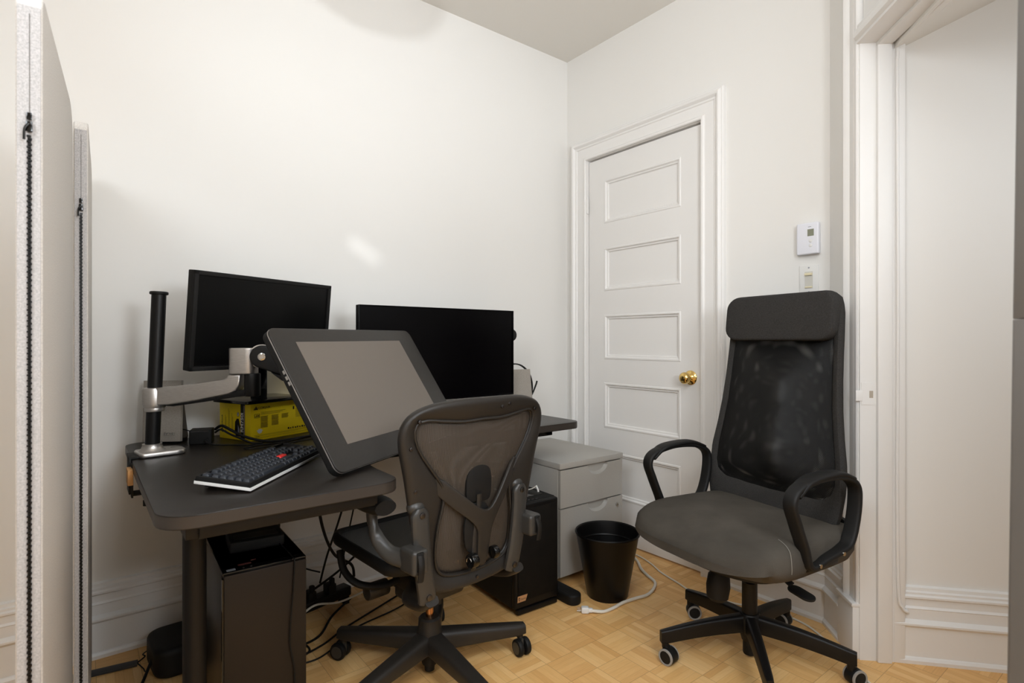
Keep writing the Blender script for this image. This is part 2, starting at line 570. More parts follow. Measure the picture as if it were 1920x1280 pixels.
# ------------------------------------------------------------------ door_1: five-panel door
def panel_door():
    d = B()
    x0 = .004            # front plane
    st = [(-.179, -.293), (-.791, -.908)]
    PZ = [(1.742, 1.983), (1.367, 1.606), (.989, 1.235), (.611, .860), (.235, .483)]
    th = .036
    for a, c in st: d.box((x0 + th / 2, (a + c) / 2, (DH + .008) / 2), (th, abs(a - c), DH - .008 - .0))
    zs = [.008] + [q for p in sorted(PZ) for q in p] + [DH]
    for i in range(0, len(zs), 2):
        d.box((x0 + th / 2, (-.293 - .791) / 2, (zs[i] + zs[i + 1]) / 2), (th, .498, zs[i + 1] - zs[i]))
    prof = [(0, 0), (.003, -.0025), (.010, -.0035), (.013, .0005), (.016, .004), (.022, .005), (.026, .012), (.030, .013)]
    for z0, z1 in PZ:
        loops = []
        for ins, dep in prof:
            y0, y1 = -.293 - ins, -.791 + ins
            loops.append([(x0 + dep, y0, z0 + ins), (x0 + dep, y1, z0 + ins), (x0 + dep, y1, z1 - ins), (x0 + dep, y0, z1 - ins)])
        d.loft(loops, caps=False)
        l = loops[-1]
        d.quad(l[::-1])
    return d
door = struct(panel_door(), 'door_1', DOORP, ang=25)
b = B()
KM = frame((0.004, -.845, .915), (0, -1, 0), (0, 0, 1))   # local z = -x : out of the door
b.lathe([(.0345, 0), (.0345, .003), (.031, .007), (.024, .009), (.019, .012), (.0135, .016), (.0125, .024), (.015, .028), (.0215, .032), (.0265, .039), (.028, .047), (.0265, .056), (.021, .063), (.012, .067), (.0005, .068)], M=KM)
b.build('door_knob', BRASS, door, label='polished brass round knob')
for z in (1.86, .32):
    b = B(); b.cyl((-.006, -.1755, z - .045), (-.006, -.1755, z + .045), .006); b.box((-.001, -.170, z), (.004, .012, .088)); b.build('hinge', DOORP, door)
b = B(); b.box((.006, -.9095, .905), (.02, .004, .05)); b.build('latch_plate', ALUD, door, label='dark steel latch plate in the door edge')

# ------------------------------------------------------------------ doorway trim (casing, jamb, head, transom)
b = B()
def cas(o, p, z): return dpt(TJ0 - .004 - o, p, z)
CASD = [(0, -.01), (0, .016), (.004, .020), (.014, .020), (.018, .012), (.030, .012), (.034, .016), (.058, .016), (.064, .024), (.074, .030), (.082, .028), (.088, .020), (.094, .020), (.100, .012), (.100, -.002)]
sweep_profile(b, CASD, [(lambda o, p, z=z: cas(o, p, z)) for z in (0, H - .03)])
dbox(b, TJ0 - .118, TJ0 - .002, -.005, .034, 0, .182, .006)         # plinth block
dbox(b, TJ0 - .122, TJ0 + .001, -.005, .038, .178, .192, .005)
# jamb: rebate, stop, hall side
dbox(b, TJ0 - .012, TJ0 + .001, -.130, .012, 0, HEAD)
dbox(b, TJ0 - .012, TJ0 + .014, -.086, -.040, 0, HEAD - .012, .004)
dbox(b, TJ0 - .030, TJ0 + .003, -.132, -.096, 0, HEAD, .004)
# far jamb
dbox(b, TJ1, TJ1 + .012, -.145, .012, 0, HEAD)
sweep_profile(b, CASD, [(lambda o, p, z=z: dpt(TJ1 + .004 + o, p, z)) for z in (0, H - .03)])
struct(b, 'trim_2', TRIM, ang=25)
b = B()
# transom bar with moulded nose
bar = [(-.145, 0), (-.145, .07), (.0, .07), (.012, .07), (.018, .062), (.018, .05), (.026, .044), (.030, .03), (.030, .018), (.024, .012), (.020, .010), (.020, .0), (.012, -.002), (-.040, -.002), (-.040, -.014), (-.086, -.014), (-.086, 0)]
rings = [[dpt(t, n, HEAD + z) for n, z in bar] for t in (TJ0 - .004, TJ1 + .004)]
b.loft(rings)
struct(b, 'trim_3', TRIM, ang=25)
b = B()
# transom sash above the bar
dbox(b, TJ0, TJ1, -.035, 0, HEAD + .07, HEAD + .135)
dbox(b, TJ0, TJ1, -.035, 0, 2.55, 2.62)
dbox(b, TJ0, TJ0 + .05, -.035, 0, HEAD + .135, 2.55)
dbox(b, TJ1 - .05, TJ1, -.035, 0, HEAD + .135, 2.55)
tr = struct(b, 'window_1', TRIM)
b = B(); dbox(b, TJ0 + .05, TJ1 - .05, -.022, -.016, HEAD + .135, 2.55); b.build('transom_pane', GLASSW, tr)
# strike plate with keeper lip on the jamb
st = empty('strike_plate', dpt(TJ0, -.03, .91), label='small white-painted strike plate on the doorway jamb', cat='strike plate')
b = B()
J = Mx.Translation(-dpt(TJ0, -.03, .91))
tmp = B(); dbox(tmp, TJ0 + .001, TJ0 + .0025, -.044, .008, .872, .948); 
me_ = tmp.bm; bmesh.ops.transform(me_, matrix=J, verts=me_.verts)
tmp.build('plate', TRIM, st)
tmp = B(); dbox(tmp, TJ0 + .0025, TJ0 + .0045, .004, .026, .885, .922, .0008); bmesh.ops.transform(tmp.bm, matrix=J, verts=tmp.bm.verts); tmp.build('lip', TRIM, st)
tmp = B(); dbox(tmp, TJ0 + .0024, TJ0 + .0030, -.030, -.018, .896, .920); bmesh.ops.transform(tmp.bm, matrix=J, verts=tmp.bm.verts); tmp.build('keeper_hole', mat('shaded_recess', (176, 164, 148), .8), st, label='shadowed latch hole')  # flat patch, the shade inside the latch hole is painted as its colour
# white cable run along the hall side of the frame
b = B()
q = TJ0 + .008
pts = [dpt(TJ1 - .02, -.104, HEAD - .016), dpt(.6, -.104, HEAD - .016), dpt(q + .03, -.104, HEAD - .018), dpt(q, -.104, HEAD - .05), dpt(q, -.103, 1.9), dpt(q, -.105, 1.2), dpt(q, -.103, .6), dpt(q, -.107, .25), dpt(q, -.120, .19), dpt(q - .002, -.137, .175), dpt(q - .02, -.142, .175)]
b.tube(pts, .0048, seg=8, n=10)
tag(b.build('phone_cable', TRIM), 'thin white-painted cable running down the right doorway frame', 'cable')

# ------------------------------------------------------------------ ceiling lamp above the frame
lp = empty('ceiling_lamp', (-1.87, -1.30, H), label='round milky glass ceiling lamp hanging above the desk', cat='ceiling lamp')
b = B(); b.lathe([(.0005, 0), (.07, 0), (.07, -.02), (.02, -.03), (.02, -.06)][::-1]); b.build('mount', WPL, lp)
b = B(); b.lathe([(.0005, -.285), (.08, -.275), (.15, -.245), (.195, -.19), (.21, -.13), (.19, -.085), (.12, -.06), (.02, -.055)]); b.build('lamp_shade', GLASSW, lp)

# ------------------------------------------------------------------ felt screens
def felt_screen(x0, y0, x1, y1, hgt, w, zip_z, label):
    d = V((x1 - x0, y1 - y0, 0))
    L = d.length
    o = empty('felt_screen', (x0, y0, 0), label=label, cat='room divider')
    o.rotation_euler = (0, 0, math.atan2(d.y, d.x))
    # local x along the panel (away from camera), local y to the left
    M = Mx(((1, 0, 0, 0), (0, 0, -1, w), (0, 1, 0, 0), (0, 0, 0, 1)))   # prism xy -> x,z ; extrude -> y
    out = rrect(L, hgt, (.09, .03, .02, .02), 8, L / 2, hgt / 2)
    b = B(); b.prism(out, 0, w, .005, M=M, seg=3); b.build('panel', FELT, o)
    b = B(); b.box((-.0005, w / 2, hgt / 2 - .005), (.004, w - .005, hgt - .045), .001); b.build('edge_band', FELTE, o, label='coarser felt edge band')
    b = B(); b.box((-.003, w * .47, (zip_z + hgt - .04) / 2), (.0014, .0008, hgt - .042 - zip_z)); b.build('seam', mat('seam_thread', (120, 116, 112), .9), o)
    b = B()
    z = .02
    b.box((-.003, w * .47, (zip_z - .02) / 2), (.0016, .0042, zip_z - .03))
    while z < zip_z - .018:
        b.box((-.0045, w * .47 + (.0006 if int(z / .0046) % 2 == 0 else -.0006), z), (.004, .0055, .0030))
        z += .0046
    zp = b.build('zipper', BLK, o)
    b = B(); b.box((-.006, w * .47, zip_z + .012), (.005, .007, .012), .001); b.box((-.007, w * .47, zip_z - .006), (.008, .009, .018), .002)
    b.build('zipper_slider', BLKG, zp)
    b = B(); b.tube([(-.012, w * .47, zip_z - .002), (-.014, w * .47 + .005, zip_z - .012), (-.012, w * .47 + .006, zip_z - .03)], .002, seg=8); b.build('zipper_pull', BLKG, zp)
    return o
felt_screen(-2.341, -1.155, -2.305, -.578, 1.686, .036, 1.458, 'tall light grey felt screen nearest the camera with a long black zipper')
felt_screen(-2.274, -.560, -2.259, -.022, 1.672, .031, 1.445, 'tall light grey felt screen standing against the wall behind the nearer one')

# dark panel cropped by the right edge of the frame
ck = empty('dark_panel', (-1.3127, -2.2117, 0), label='tall dark grey upright panel blurred along the right edge', cat='panel')
ck.rotation_euler = (0, math.radians(.9), math.atan2(-.6155, .788))
b = B(); b.prism(rrect(.045, .20, .012, 6, .0225, -.10), .01, 1.119, .001); b.build('lower_board', DARKCAB, ck)
b = B(); b.prism(rrect(.045, .20, .012, 6, .0225, -.10), 1.120, 1.60, .001); b.build('upper_board', DARKCAB, ck)
b = B(); b.prism(rrect(.06, .24, .01, 4, .03, -.10), 0, .012); b.build('foot', BLK, ck)

# ------------------------------------------------------------------ corner desk
DZ = .73
desk = empty('corner_desk', (-1.35, -.33, 0), label='dark brown L-shaped corner desk with rounded corners standing against the left wall', cat='desk')
DI = Mx.Translation((1.35, .33, 0))
def arc(cx, cy, r, a0, a1, n=7):
    return [(cx + r * math.cos(math.radians(a0 + (a1 - a0) * i / n)), cy + r * math.sin(math.radians(a0 + (a1 - a0) * i / n))) for i in range(n + 1)]
x0, x1, y0, yb, yf, xi = -2.168, -.515, -.036, -1.095, -.635, -1.630
out = arc(x1 - .05, y0 - .05, .05, 90, 0) + arc(x1 - .05, yf + .05, .05, 0, -90) + arc(xi + .30, yf - .30, .30, 90, 180, 10) + arc(xi - .055, yb + .055, .055, 0, -90) + arc(x0 + .075, yb + .075, .075, -90, -180) + arc(x0 + .05, y0 - .05, .05, 180, 90)
b = B(); b.prism(out, DZ - .030, DZ, .0025, M=DI, seg=2); b.build('desk_top', DESK, desk)
oc = []
for q in range(len(out)):
    p0, p1, p2 = V(out[q - 1] + (0,)), V(out[q] + (0,)), V(out[(q + 1) % len(out)] + (0,))
    t_ = (p2 - p0).normalized()
    oc.append((p1.x - t_.y * -.0006, p1.y + t_.x * -.0006))
if sum(abs(a[0] + 1.35) + abs(a[1] + .5) for a in oc) < sum(abs(a[0] + 1.35) + abs(a[1] + .5) for a in out):
    oc = [(2 * a[0] - c[0], 2 * a[1] - c[1]) for a, c in zip(out, oc)]
b = B(); b.loft([[(x, y, DZ - .027) for x, y in oc], [(x, y, DZ - .0025) for x, y in oc]], caps=False, M=DI); b.build('edge_band', DESKE, desk, label='slightly paler desk edge band')
b = B()
b.box((-1.89, -1.035, DZ - .047), (.40, .05, .034), .003, M=DI); b.box((-1.88, -.13, DZ - .047), (.44, .05, .034), .003, M=DI)
b.box((-2.09, -.58, DZ - .047), (.05, .94, .034), .003, M=DI); b.box((-1.70, -.58, DZ - .047), (.04, .94, .034), .003, M=DI)
b.box((-1.20, -.53, DZ - .046), (1.16, .05, .032), .003, M=DI); b.box((-1.20, -.13, DZ - .046), (1.16, .05, .032), .003, M=DI); b.box((-.645, -.33, DZ - .046), (.05, .45, .032), .003, M=DI)
b.build('under_frame', BLKMET, desk)
def desk_leg(x, y, fy0, fy1, r=.027):
    b = B(); b.cyl((x, y, .03), (x, y, DZ - .06), r, seg=28, M=DI)
    b.box((x, y, DZ - .062), (.09, .2, .006), .002, M=DI)
    lg = b.build('leg', BLKMET, desk)
    b = B()
    w = .034
    o = arc(x, fy0 - w, w, 0, 180, 12) + arc(x, fy1 + w, w, 180, 360, 12)
    b.prism(o, 0, .042, .008, M=DI, seg=3); b.build('foot', BLKM, lg)
desk_leg(-2.062, -.80, -.55, -1.03)
desk_leg(-.672, -.35, -.06, -.772)

# ------------------------------------------------------------------ filing cabinet
fc = empty('filing_cabinet', (-.408, -.335, 0), label='grey metal two-drawer filing cabinet under the right end of the desk', cat='filing cabinet')
w, d, h = .415, .53, .545
y_f = -.265
b = B(); b.box((0, .008, .03 + (h - .03 - .028) / 2), (w, d - .016, h - .058), .003); b.build('body', CABG, fc)
b = B(); b.box((0, 0, h - .013), (w + .004, d + .004, .026), .003); b.build('top', CABG, fc)
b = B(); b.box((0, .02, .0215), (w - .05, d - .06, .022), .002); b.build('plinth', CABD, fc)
def drawer(z0, z1):
    """front panel with a half-moon scooped grip"""
    fr = B()
    th = .018
    r = .066
    cx, zc = .035, z1 - .006
    yy = y_f
    # front face pieces around the half-disc
    n = 18
    edge = [(cx - r * math.cos(PI * i / n), zc - r * .62 * math.sin(PI * i / n)) for i in range(n + 1)]
    L_, R_ = -w / 2 + .002, w / 2 - .002
    poly = [(L_, z0), (R_, z0), (R_, z1), (cx + r, z1)] + [(p[0], p[1]) for p in edge[::-1]] + [(cx - r, z1), (L_, z1)]
    M = Mx(((1, 0, 0, 0), (0, 0, 1, yy), (0, 1, 0, 0), (0, 0, 0, 1)))
    fr.prism(poly, 0, th, 0, M=M)
    dr = fr.build('drawer', CABG, fc)
    g = B()
    rings = []
    for k in range(6):
        t = k / 5
        rings.append([(cx + (p[0] - cx) * (1 - .22 * t), yy + .0005 + .022 * t ** .8, zc - (zc - p[1]) * (1 - .5 * t) - .002) for p in edge])
    g.loft(rings, closed=False, caps=False)
    g.build('grip_recess', CABG, dr)
    gb = B(); gb.box((cx, yy + .024, zc - .03), (2 * r, .004, .06)); gb.build('grip_back', CABG, dr)
    return dr
drawer(.345, .513)
d2 = drawer(.040, .339)
b = B(); b.cyl((.168, y_f, .300), (.168, y_f - .006, .300), .0105, bev=.001); lk = b.build('lock', CHROME, d2)
b = B(); b.box((.168, y_f - .0064, .300), (.002, .001, .009)); b.build('keyhole', BLK, lk)

# ------------------------------------------------------------------ right computer tower (mesh front, copper plate)
t2 = empty('computer_tower', (-.827, -.692, 0), rz=-2.4, label='black computer tower with mesh front and small copper name plate beside the filing cabinet', cat='computer', )
w, d, h = .224, .44, .44
b = B(); b.box((0, d / 2 + .012, h / 2 + .012), (w, d - .024, h - .024), .004); b.build('case', BLKM, t2)
b = B(); b.box((0, .012, h / 2 + .012), (w, .026, h - .024), .012, seg=4); b.build('front_frame', BLK, t2)
b = B(); b.box((.0, -.0015, h / 2 + .018), (w - .026, .006, h - .075), .002); b.build('front_mesh', FMESH, t2)
b = B(); b.box((.0, .004, .014), (w - .02, .02, .02), .005); b.build('foot', BLK, t2)
b = B(); b.box((0, d - .06, .006), (w - .03, .05, .012)); b.build('foot', BLK, t2)
b = B(); b.box((0, .2, h - .0005), (w - .05, .26, .004), .001); b.build('top_filter', BLKG, t2)
b = B()
b.cyl((-.02, .03, h), (-.02, .03, h + .0015), .004); b.box((.0, .03, h + .0005), (.012, .006, .001)); b.box((.02, .03, h + .0005), (.012, .006, .001)); b.build('port_panel', ALUD, t2)
PM = Mx(((1, 0, 0, -.104), (0, 0, -1, -.0046), (0, 1, 0, .056), (0, 0, 0, 1)))
b = B(); b.prism([(0, 0), (.040, 0), (.050, .024), (.002, .024)], 0, .0016, M=PM); pl = b.build('name_plate', PLATE, t2)
PT = PM @ Mx.Translation((.0145, .008, .0017))
text('plate_lettering', 'Fractal', .0098, INK, pl, PT, .0002)
b = B()
for q in ([(.0065, .006), (.0115, .006), (.0115, .0085), (.009, .0085), (.009, .0095), (.0065, .0095)], [(.0065, .0105), (.009, .0105), (.009, .0145), (.0115, .0145), (.0115, .018), (.0065, .018)]):
    b.prism(q, .0017, .0020, M=PM)
b.build('plate_emblem', INK, pl)
# white usb lead on its top
b = B()
b.tube([(-.93, -.33, .4425), (-.86, -.45, .4425), (-.80, -.53, .444), (-.795, -.560, .450), (-.778, -.598, .462), (-.768, -.615, .476)], .0022, seg=8)
ul = tag(b.build('usb_lead', WPLC), 'short white usb lead with plug lying on the right black tower', 'cable')
b = B(); b.tube([(-.768, -.615, .478), (-.764, -.622, .462), (-.763, -.624, .452)], .004, r2=.003, seg=8); b.build('usb_plug', WPL, ul)

# ------------------------------------------------------------------ left computer tower
t1 = empty('computer_tower', (-1.884, -.779, 0), rz=-2.0, label='tall dark computer tower with plain brown-black front standing under the left desk wing', cat='computer')
w, d, h = .216, .45, .47
b = B(); b.box((0, d / 2 + .016, h / 2 + .01), (w, d - .032, h - .02), .003); b.build('case', TOWS, t1)
b = B(); b.box((0, .010, h / 2 + .005), (w - .004, .022, h - .02), .003); b.build('front_panel', TOWER, t1)
b = B(); b.box((0, d / 2 + .004, h - .004), (w, d - .01, .008), .002); tp = b.build('top_panel', BLKG, t1)
b = B(); b.box((-w / 2 + .0, .012, h / 2), (.004, .012, h - .03)); b.build('trim_strip', BLKG, t1)
b = B(); b.box((-.086, .024, h + .0004), (.022, .012, .0008)); b.build('sticker', GREYP, tp)
b = B(); b.box((-.048, .048, h + .0004), (.034, .010, .0008)); b.box((-.022, .066, h + .0004), (.014, .006, .0008)); b.build('port_row', mat('dull_red_ports', (88, 40, 34), .5), tp)
b = B(); b.cyl((-.055, .022, h), (-.055, .022, h + .0015), .003); b.cyl((-.036, .022, h), (-.036, .022, h + .0015), .003); b.build('buttons', ALUD, tp)
for yy in (.03, d - .04):
    b = B(); b.box((0, yy, .006), (w - .03, .03, .012)); b.build('foot', BLK, t1)
bx = empty('black_box', (-1.868, -.575, .4705), rz=-6, label='small flat black box lying on top of the left computer tower', cat='box')
b = B(); b.box((0, 0, .016), (.15, .13, .032), .006, seg=3); b.build('case', BLKM, bx)
b = B(); b.box((0, -.02, .0325), (.12, .05, .001)); b.build('lid_line', BLK, bx)
b = B()
b.tube([(-1.815, -.62, .478), (-1.812, -.72, .4745), (-1.812, -.77, .473), (-1.812, -.786, .465), (-1.815, -.788, .40), (-1.825, -.789, .25), (-1.812, -.789, .15), (-1.818, -.789, .04), (-1.835, -.80, .004), (-1.86, -.84, .003)], .002, seg=8)
tag(b.build('thin_lead', RUB), 'thin black lead hanging down the front of the left tower', 'cable')

# ------------------------------------------------------------------ floor bits under the desk
bb = empty('floor_box', (-2.035, -.222, 0), rz=4, label='low rounded black box on the floor behind the left desk leg', cat='box')
b = B(); b.prism(rrect(.15, .205, .05, 8), .004, .097, .02, seg=4); b.build('case', BLKM, bb)
b = B(); b.prism(rrect(.12, .17, .04, 6), 0, .005); b.build('base', BLK, bb)
cc = empty('cord_cover', (-2.215, -.14, 0), rz=-9, label='flat black cord cover strip on the floor along the left wall', cat='cord cover')
b = B(); b.prism([(-.19, -.017), (.078, -.017), (.078, .017), (-.19, .017)], 0, .009, .003); b.build('cover', mat('dark_grey_vinyl', (46, 45, 46), .5), cc)
def cable(name, pts, r, m, label, n=10):
    b = B(); b.tube(pts, r, seg=8, n=n)
    return tag(b.build(name, m), label, 'cable')
cable('speaker_wire', [(-2.138, -.152, .006), (-2.115, -.12, .004), (-2.122, -.135, .02), (-2.112, -.17, .045)], .0022, RUB, 'thin black wire looping from the cord cover up behind the rounded box')
cable('speaker_wire', [(-2.138, -.158, .006), (-2.125, -.20, .003), (-2.122, -.222, .003), (-2.112, -.232, .012)], .0018, RUB, 'thin black wire curling along the floor at the cord cover end')
cable('power_cable', [(-2.105, -.25, .05), (-2.125, -.28, .02), (-2.145, -.34, .005), (-2.15, -.45, .005), (-2.13, -.6, .005)], .0045, RUB, 'thick black cable bending from the rounded box towards the camera')

ps = empty('power_strip', (-1.52, -.17, 0), rz=14, label='black power strip with plugs among the cables beneath the desk', cat='power strip')
b = B(); b.box((0, 0, .05), (.24, .055, .04), .008, seg=3); b.build('strip', BLK, ps)
for k, xx in enumerate((-.06, .03)):
    b = B(); b.box((xx, -.005, .085), (.035, .045, .04), .006); b.box((xx, -.02, .115), (.018, .02, .03), .006); b.build('plug', BLKM, ps)
for xx in (-.1, .1):
    b = B(); b.box((xx, 0, .015), (.02, .05, .03)); b.build('support', BLK, ps)
FZ = .004
cable('desk_cable', [(-1.66, -.55, .69), (-1.655, -.50, .60), (-1.60, -.40, .42), (-1.52, -.30, .27), (-1.42, -.22, .18), (-1.40, -.20, .12)], .0055, RUB, 'thick black cable sagging from the desk wing to the power strip')
cable('desk_cable', [(-1.48, -.36, .69), (-1.475, -.34, .55), (-1.50, -.30, .40), (-1.53, -.25, .25), (-1.54, -.20, .13)], .004, RUB, 'black cable hanging beside the graphite chair armrest, left of a pair')
cable('desk_cable', [(-1.42, -.34, .69), (-1.425, -.32, .55), (-1.44, -.28, .40), (-1.455, -.24, .25), (-1.46, -.20, .13)], .003, RUB, 'thin black cable hanging beside the graphite chair armrest, right of a pair')
cable('desk_cable', [(-1.75, -.42, .69), (-1.745, -.40, .60), (-1.73, -.36, .50), (-1.72, -.30, .40), (-1.66, -.22, .27), (-1.60, -.18, .20), (-1.53, -.17, .16)], .003, RUB, 'black cable running from behind the left tower to the power strip')
cable('desk_cable', [(-1.72, -.42, .69), (-1.725, -.41, .60), (-1.745, -.40, .50), (-1.75, -.36, .38), (-1.76, -.20, .30)], .003, RUB, 'short black cable crossing another behind the left tower')
cable('floor_cable', [(-1.78, -.20, .12), (-1.70, -.20, .085), (-1.62, -.19, .085), (-1.50, -.20, .14), (-1.42, -.22, .20), (-1.37, -.24, .26)], .0045, RUB, 'black cable rising in a curve from the left tower past the power strip')
cable('floor_cable', [(-1.78, -.30, .03), (-1.68, -.30, .05), (-1.58, -.25, .07), (-1.48, -.26, .06), (-1.36, -.30, .10)], .004, WPLC, 'pale cable among the black ones beneath the desk')
cable('floor_cable', [(-1.78, -.33, FZ), (-1.70, -.38, FZ), (-1.60, -.36, FZ), (-1.52, -.28, FZ + .02), (-1.42, -.22, FZ + .04)], .0045, RUB, 'black cable lying on the floor in front of the power strip')
cable('floor_cable', [(-1.74, -.40, .0035), (-1.69, -.45, .0035), (-1.655, -.43, .0035), (-1.66, -.38, .0035), (-1.71, -.36, .006), (-1.735, -.40, .0105), (-1.69, -.455, .0105), (-1.60, -.42, .0035), (-1.50, -.36, .0035), (-1.30, -.27, .0035), (-1.05, -.16, .0035)], .0035, RUB, 'coiled thin black cable on the floor beside the left tower')
cable('floor_cable', [(-1.78, -.47, .003), (-1.66, -.50, .003), (-1.56, -.45, .003), (-1.46, -.38, .003), (-1.25, -.33, .003), (-1.08, -.22, .003)], .003, RUB, 'thin black cable trailing nearest the graphite chair on the floor')

# ------------------------------------------------------------------ waste bin, white cords
wb = empty('waste_bin', (-.502, -.775, 0), label='round tapered black waste bin standing in front of the filing cabinet', cat='waste bin')
b = B()
b.lathe([(.0005, .004), (.083, .004), (.085, 0), (.087, .004), (.1335, .262), (.1365, .266), (.1365, .270), (.1345, .272), (.1315, .270), (.1295, .262), (.083, .010), (.0005, .010)], seg=56)
b.build('bucket', BIN, wb)
b = B(); b.lathe([(.1355, .262), (.1385, .266), (.1385, .271), (.1355, .2745), (.1325, .271), (.1325, .266), (.1355, .262)], seg=56, caps=False); b.build('rim', BIN, wb)
b = B(); b.lathe([(.121, .212), (.1235, .216), (.121, .220), (.1185, .216), (.121, .212)], seg=56, caps=False); b.build('inner_ring', BIN, wb)

pc = empty('power_cable', (-.69, -.83, 0), label='thick white power cord with plug snaking on the parquet in front of the bin', cat='power cable')
I = Mx.Translation((.69, .83, 0))
cr = .0065
b = B()
b.tube([(-.678, -.852, .012), (-.640, -.880, .0075), (-.585, -.884, .0075), (-.52, -.878, .0075), (-.45, -.885, .0075), (-.385, -.895, .0075), (-.315, -.875, .0075), (-.255, -.835, .0075), (-.222, -.765, .0075), (-.185, -.70, .0075), (-.13, -.635, .0075), (-.10, -.56, .0075), (-.115, -.42, .0075), (-.12, -.25, .0075)], cr, seg=12, n=12, M=I)
b.build('cord', WPLC, pc)
PL = Mx.Translation((-.695, -.832, 0)) @ Mx.Rotation(math.radians(-40), 4, 'Z')
b = B(); b.box((0, 0, .013), (.030, .026, .024), .006, M=I @ PL, seg=3); b.box((.02, -.002, .0125), (.022, .016, .016), .005, M=I @ PL, seg=3)
pg = b.build('plug', WPL, pc)
b = B()
for yy in (-.007, .007): b.box((-.022, yy, .017), (.018, .0015, .006), M=I @ PL)
b.cyl((-.014, 0, .008), (-.032, 0, .008), .0022, M=I @ PL); b.build('prongs', CHROME, pg)
cable('thin_white_cord', [(-.062, -.50, .0045), (-.068, -.60, .0045), (-.10, -.70, .0045), (-.14, -.78, .0045), (-.175, -.90, .0045), (-.20, -1.0, .0045), (-.16, -1.15, .0045), (-.10, -1.30, .0045), (-.10, -1.42, .0045), (-.175, -1.54, .0045), (-.262, -1.64, .0045), (-.335, -1.74, .0045), (-.45, -1.86, .0045)], .0036, WPLC, 'thin white cord running along the door and under the black mesh office chair', 10)

# ------------------------------------------------------------------ left monitor on the yellow box
bxx = empty('power_supply_box', (-1.812, -.274, DZ), rz=22, label='yellow cardboard box with black lettering under the left monitor', cat='box')
bw, bd, bh = .30, .185, .136
b = B(); b.box((bw / 2, bd / 2, bh / 2), (bw, bd, bh), .004); b.build('carton', YEL, bxx)
# right (long) face : x along, z up, at y=0
FM = Mx(((1, 0, 0, 0), (0, 0, -1, -.0004), (0, 1, 0, 0), (0, 0, 0, 1)))
def yr_(rects, name, m, Mf):
    b = B()
    for (a, c, e, f) in rects: b.prism([(a, c), (e, c), (e, f), (a, f)], 0, .0003, M=Mf)
    return b.build(name, m, bxx)
text('brand_lettering', 'CORSAIR', .0125, INK, bxx, FM @ Mx.Translation((.030, .113, 0)), .0002, sx=.95)
def sails(Mf, s=1.0):
    b = B()
    for q in ([(0, 0), (.004, 0), (.0045, .007), (.002, .0045)], [(.0048, 0), (.0092, 0), (.0090, .0125), (.0058, .0065)], [(.0098, 0), (.0150, 0), (.0118, .0085), (.0098, .0105)]):
        b.prism([(p[0] * s, p[1] * s) for p in q], 0, .0003, M=Mf)
    return b.build('ship_emblem', INK, bxx)
sails(FM @ Mx.Translation((.011, .1115, 0)), 1.15)
rows = []
for r_ in range(3): rows.append((.040, .1005 - r_ * .0040, .145 - r_ * .012, .1018 - r_ * .0040))
for (cx_, z_, n_) in ((.040, .086, 10), (.040, .064, 10), (.085, .086, 9), (.085, .066, 9), (.128, .086, 8)):
    for r_ in range(n_): rows.append((cx_, z_ - r_ * .0021, cx_ + .031 - (r_ * 7 % 5) * .0012, z_ - r_ * .0021 + .0011))
for r_ in range(10): rows.append((.190, .100 - r_ * .0036, .225 - (r_ * 5 % 4) * .003, .1010 - r_ * .0036))
rows += [(.012, .0195, .24, .0203), (.03, .016, .20, .0167), (.012, .0102, .25, .0109)]
yr_(rows, 'small_print', YELD, FM)
yr_([(.014, .083, .036, .0842), (.014, .0955, .036, .0967), (.014, .083, .0152, .0967), (.0348, .083, .036, .0967)], 'badge_frame', INK, FM)
text('badge_lettering', 'LINK', .0085, INK, bxx, FM @ Mx.Translation((.0165, .0865, 0)), .0002, bold=.0002)
yr_([(.178, .098, .184, .110)], 'black_square', INK, FM)
ic = []
for k in range(9): ic.append((.155 + k * .0105, .0255, .155 + k * .0105 + (.005 if k % 3 else .007), .0255 + (.005 if k % 2 else .0066)))
yr_(ic, 'icon_row', INK, FM)
text('corner_lettering', 'CORSAIR', .0045, INK, bxx, FM @ Mx.Translation((.016, .0135, 0)), .0002)
b = B()
sv = [(.036 + (.0105 + .0022 * math.sin(5 * a)) * math.cos(a), .034 + (.0085 + .0018 * math.sin(7 * a)) * math.sin(a)) for a in [2 * PI * k / 40 for k in range(40)]]
b.prism(sv, 0, .0004, M=FM); b.build('silver_sticker', mat('silver_sticker', (206, 212, 214), .3), bxx)
# left (short) face : x = 0, runs back to front
LM = Mx(((0, 0, -1, -.0004), (-1, 0, 0, bd), (0, 1, 0, 0), (0, 0, 0, 1)))
yr_([(.128, .004, .153, .134)], 'black_band', INK, LM)
VM = LM @ Mx.Translation((.1425, .030, .0004)) @ Mx.Rotation(PI / 2, 4, 'Z')
text('model_lettering', 'RM750i', .0205, WHT, bxx, VM, .0002, bold=.0006, sx=1.12)
VM2 = LM @ Mx.Translation((.1505, .012, .0004)) @ Mx.Rotation(PI / 2, 4, 'Z')
b = B()
for k in range(34): b.prism([(k * .0034, 0), (k * .0034 + .0022, 0), (k * .0034 + .0022, .0028), (k * .0034, .0028)], 0, .0003, M=VM2)
b.build('band_small_print', WHT, bxx)
sails(LM @ Mx.Translation((.022, .022, 0)) @ Mx.Rotation(PI / 2, 4, 'Z'), 1.2)
text('side_brand_lettering', 'CORSAIR', .011, INK, bxx, LM @ Mx.Translation((.022, .042, 0)) @ Mx.Rotation(PI / 2, 4, 'Z'), .0002)
yr_([(.036, .03, .0372, .088), (.041, .024, .0422, .080), (.056, .03, .0572, .112), (.061, .034, .0622, .104), (.076, .03, .0772, .096), (.081, .03, .0822, .084)], 'side_small_print', YELD, LM)
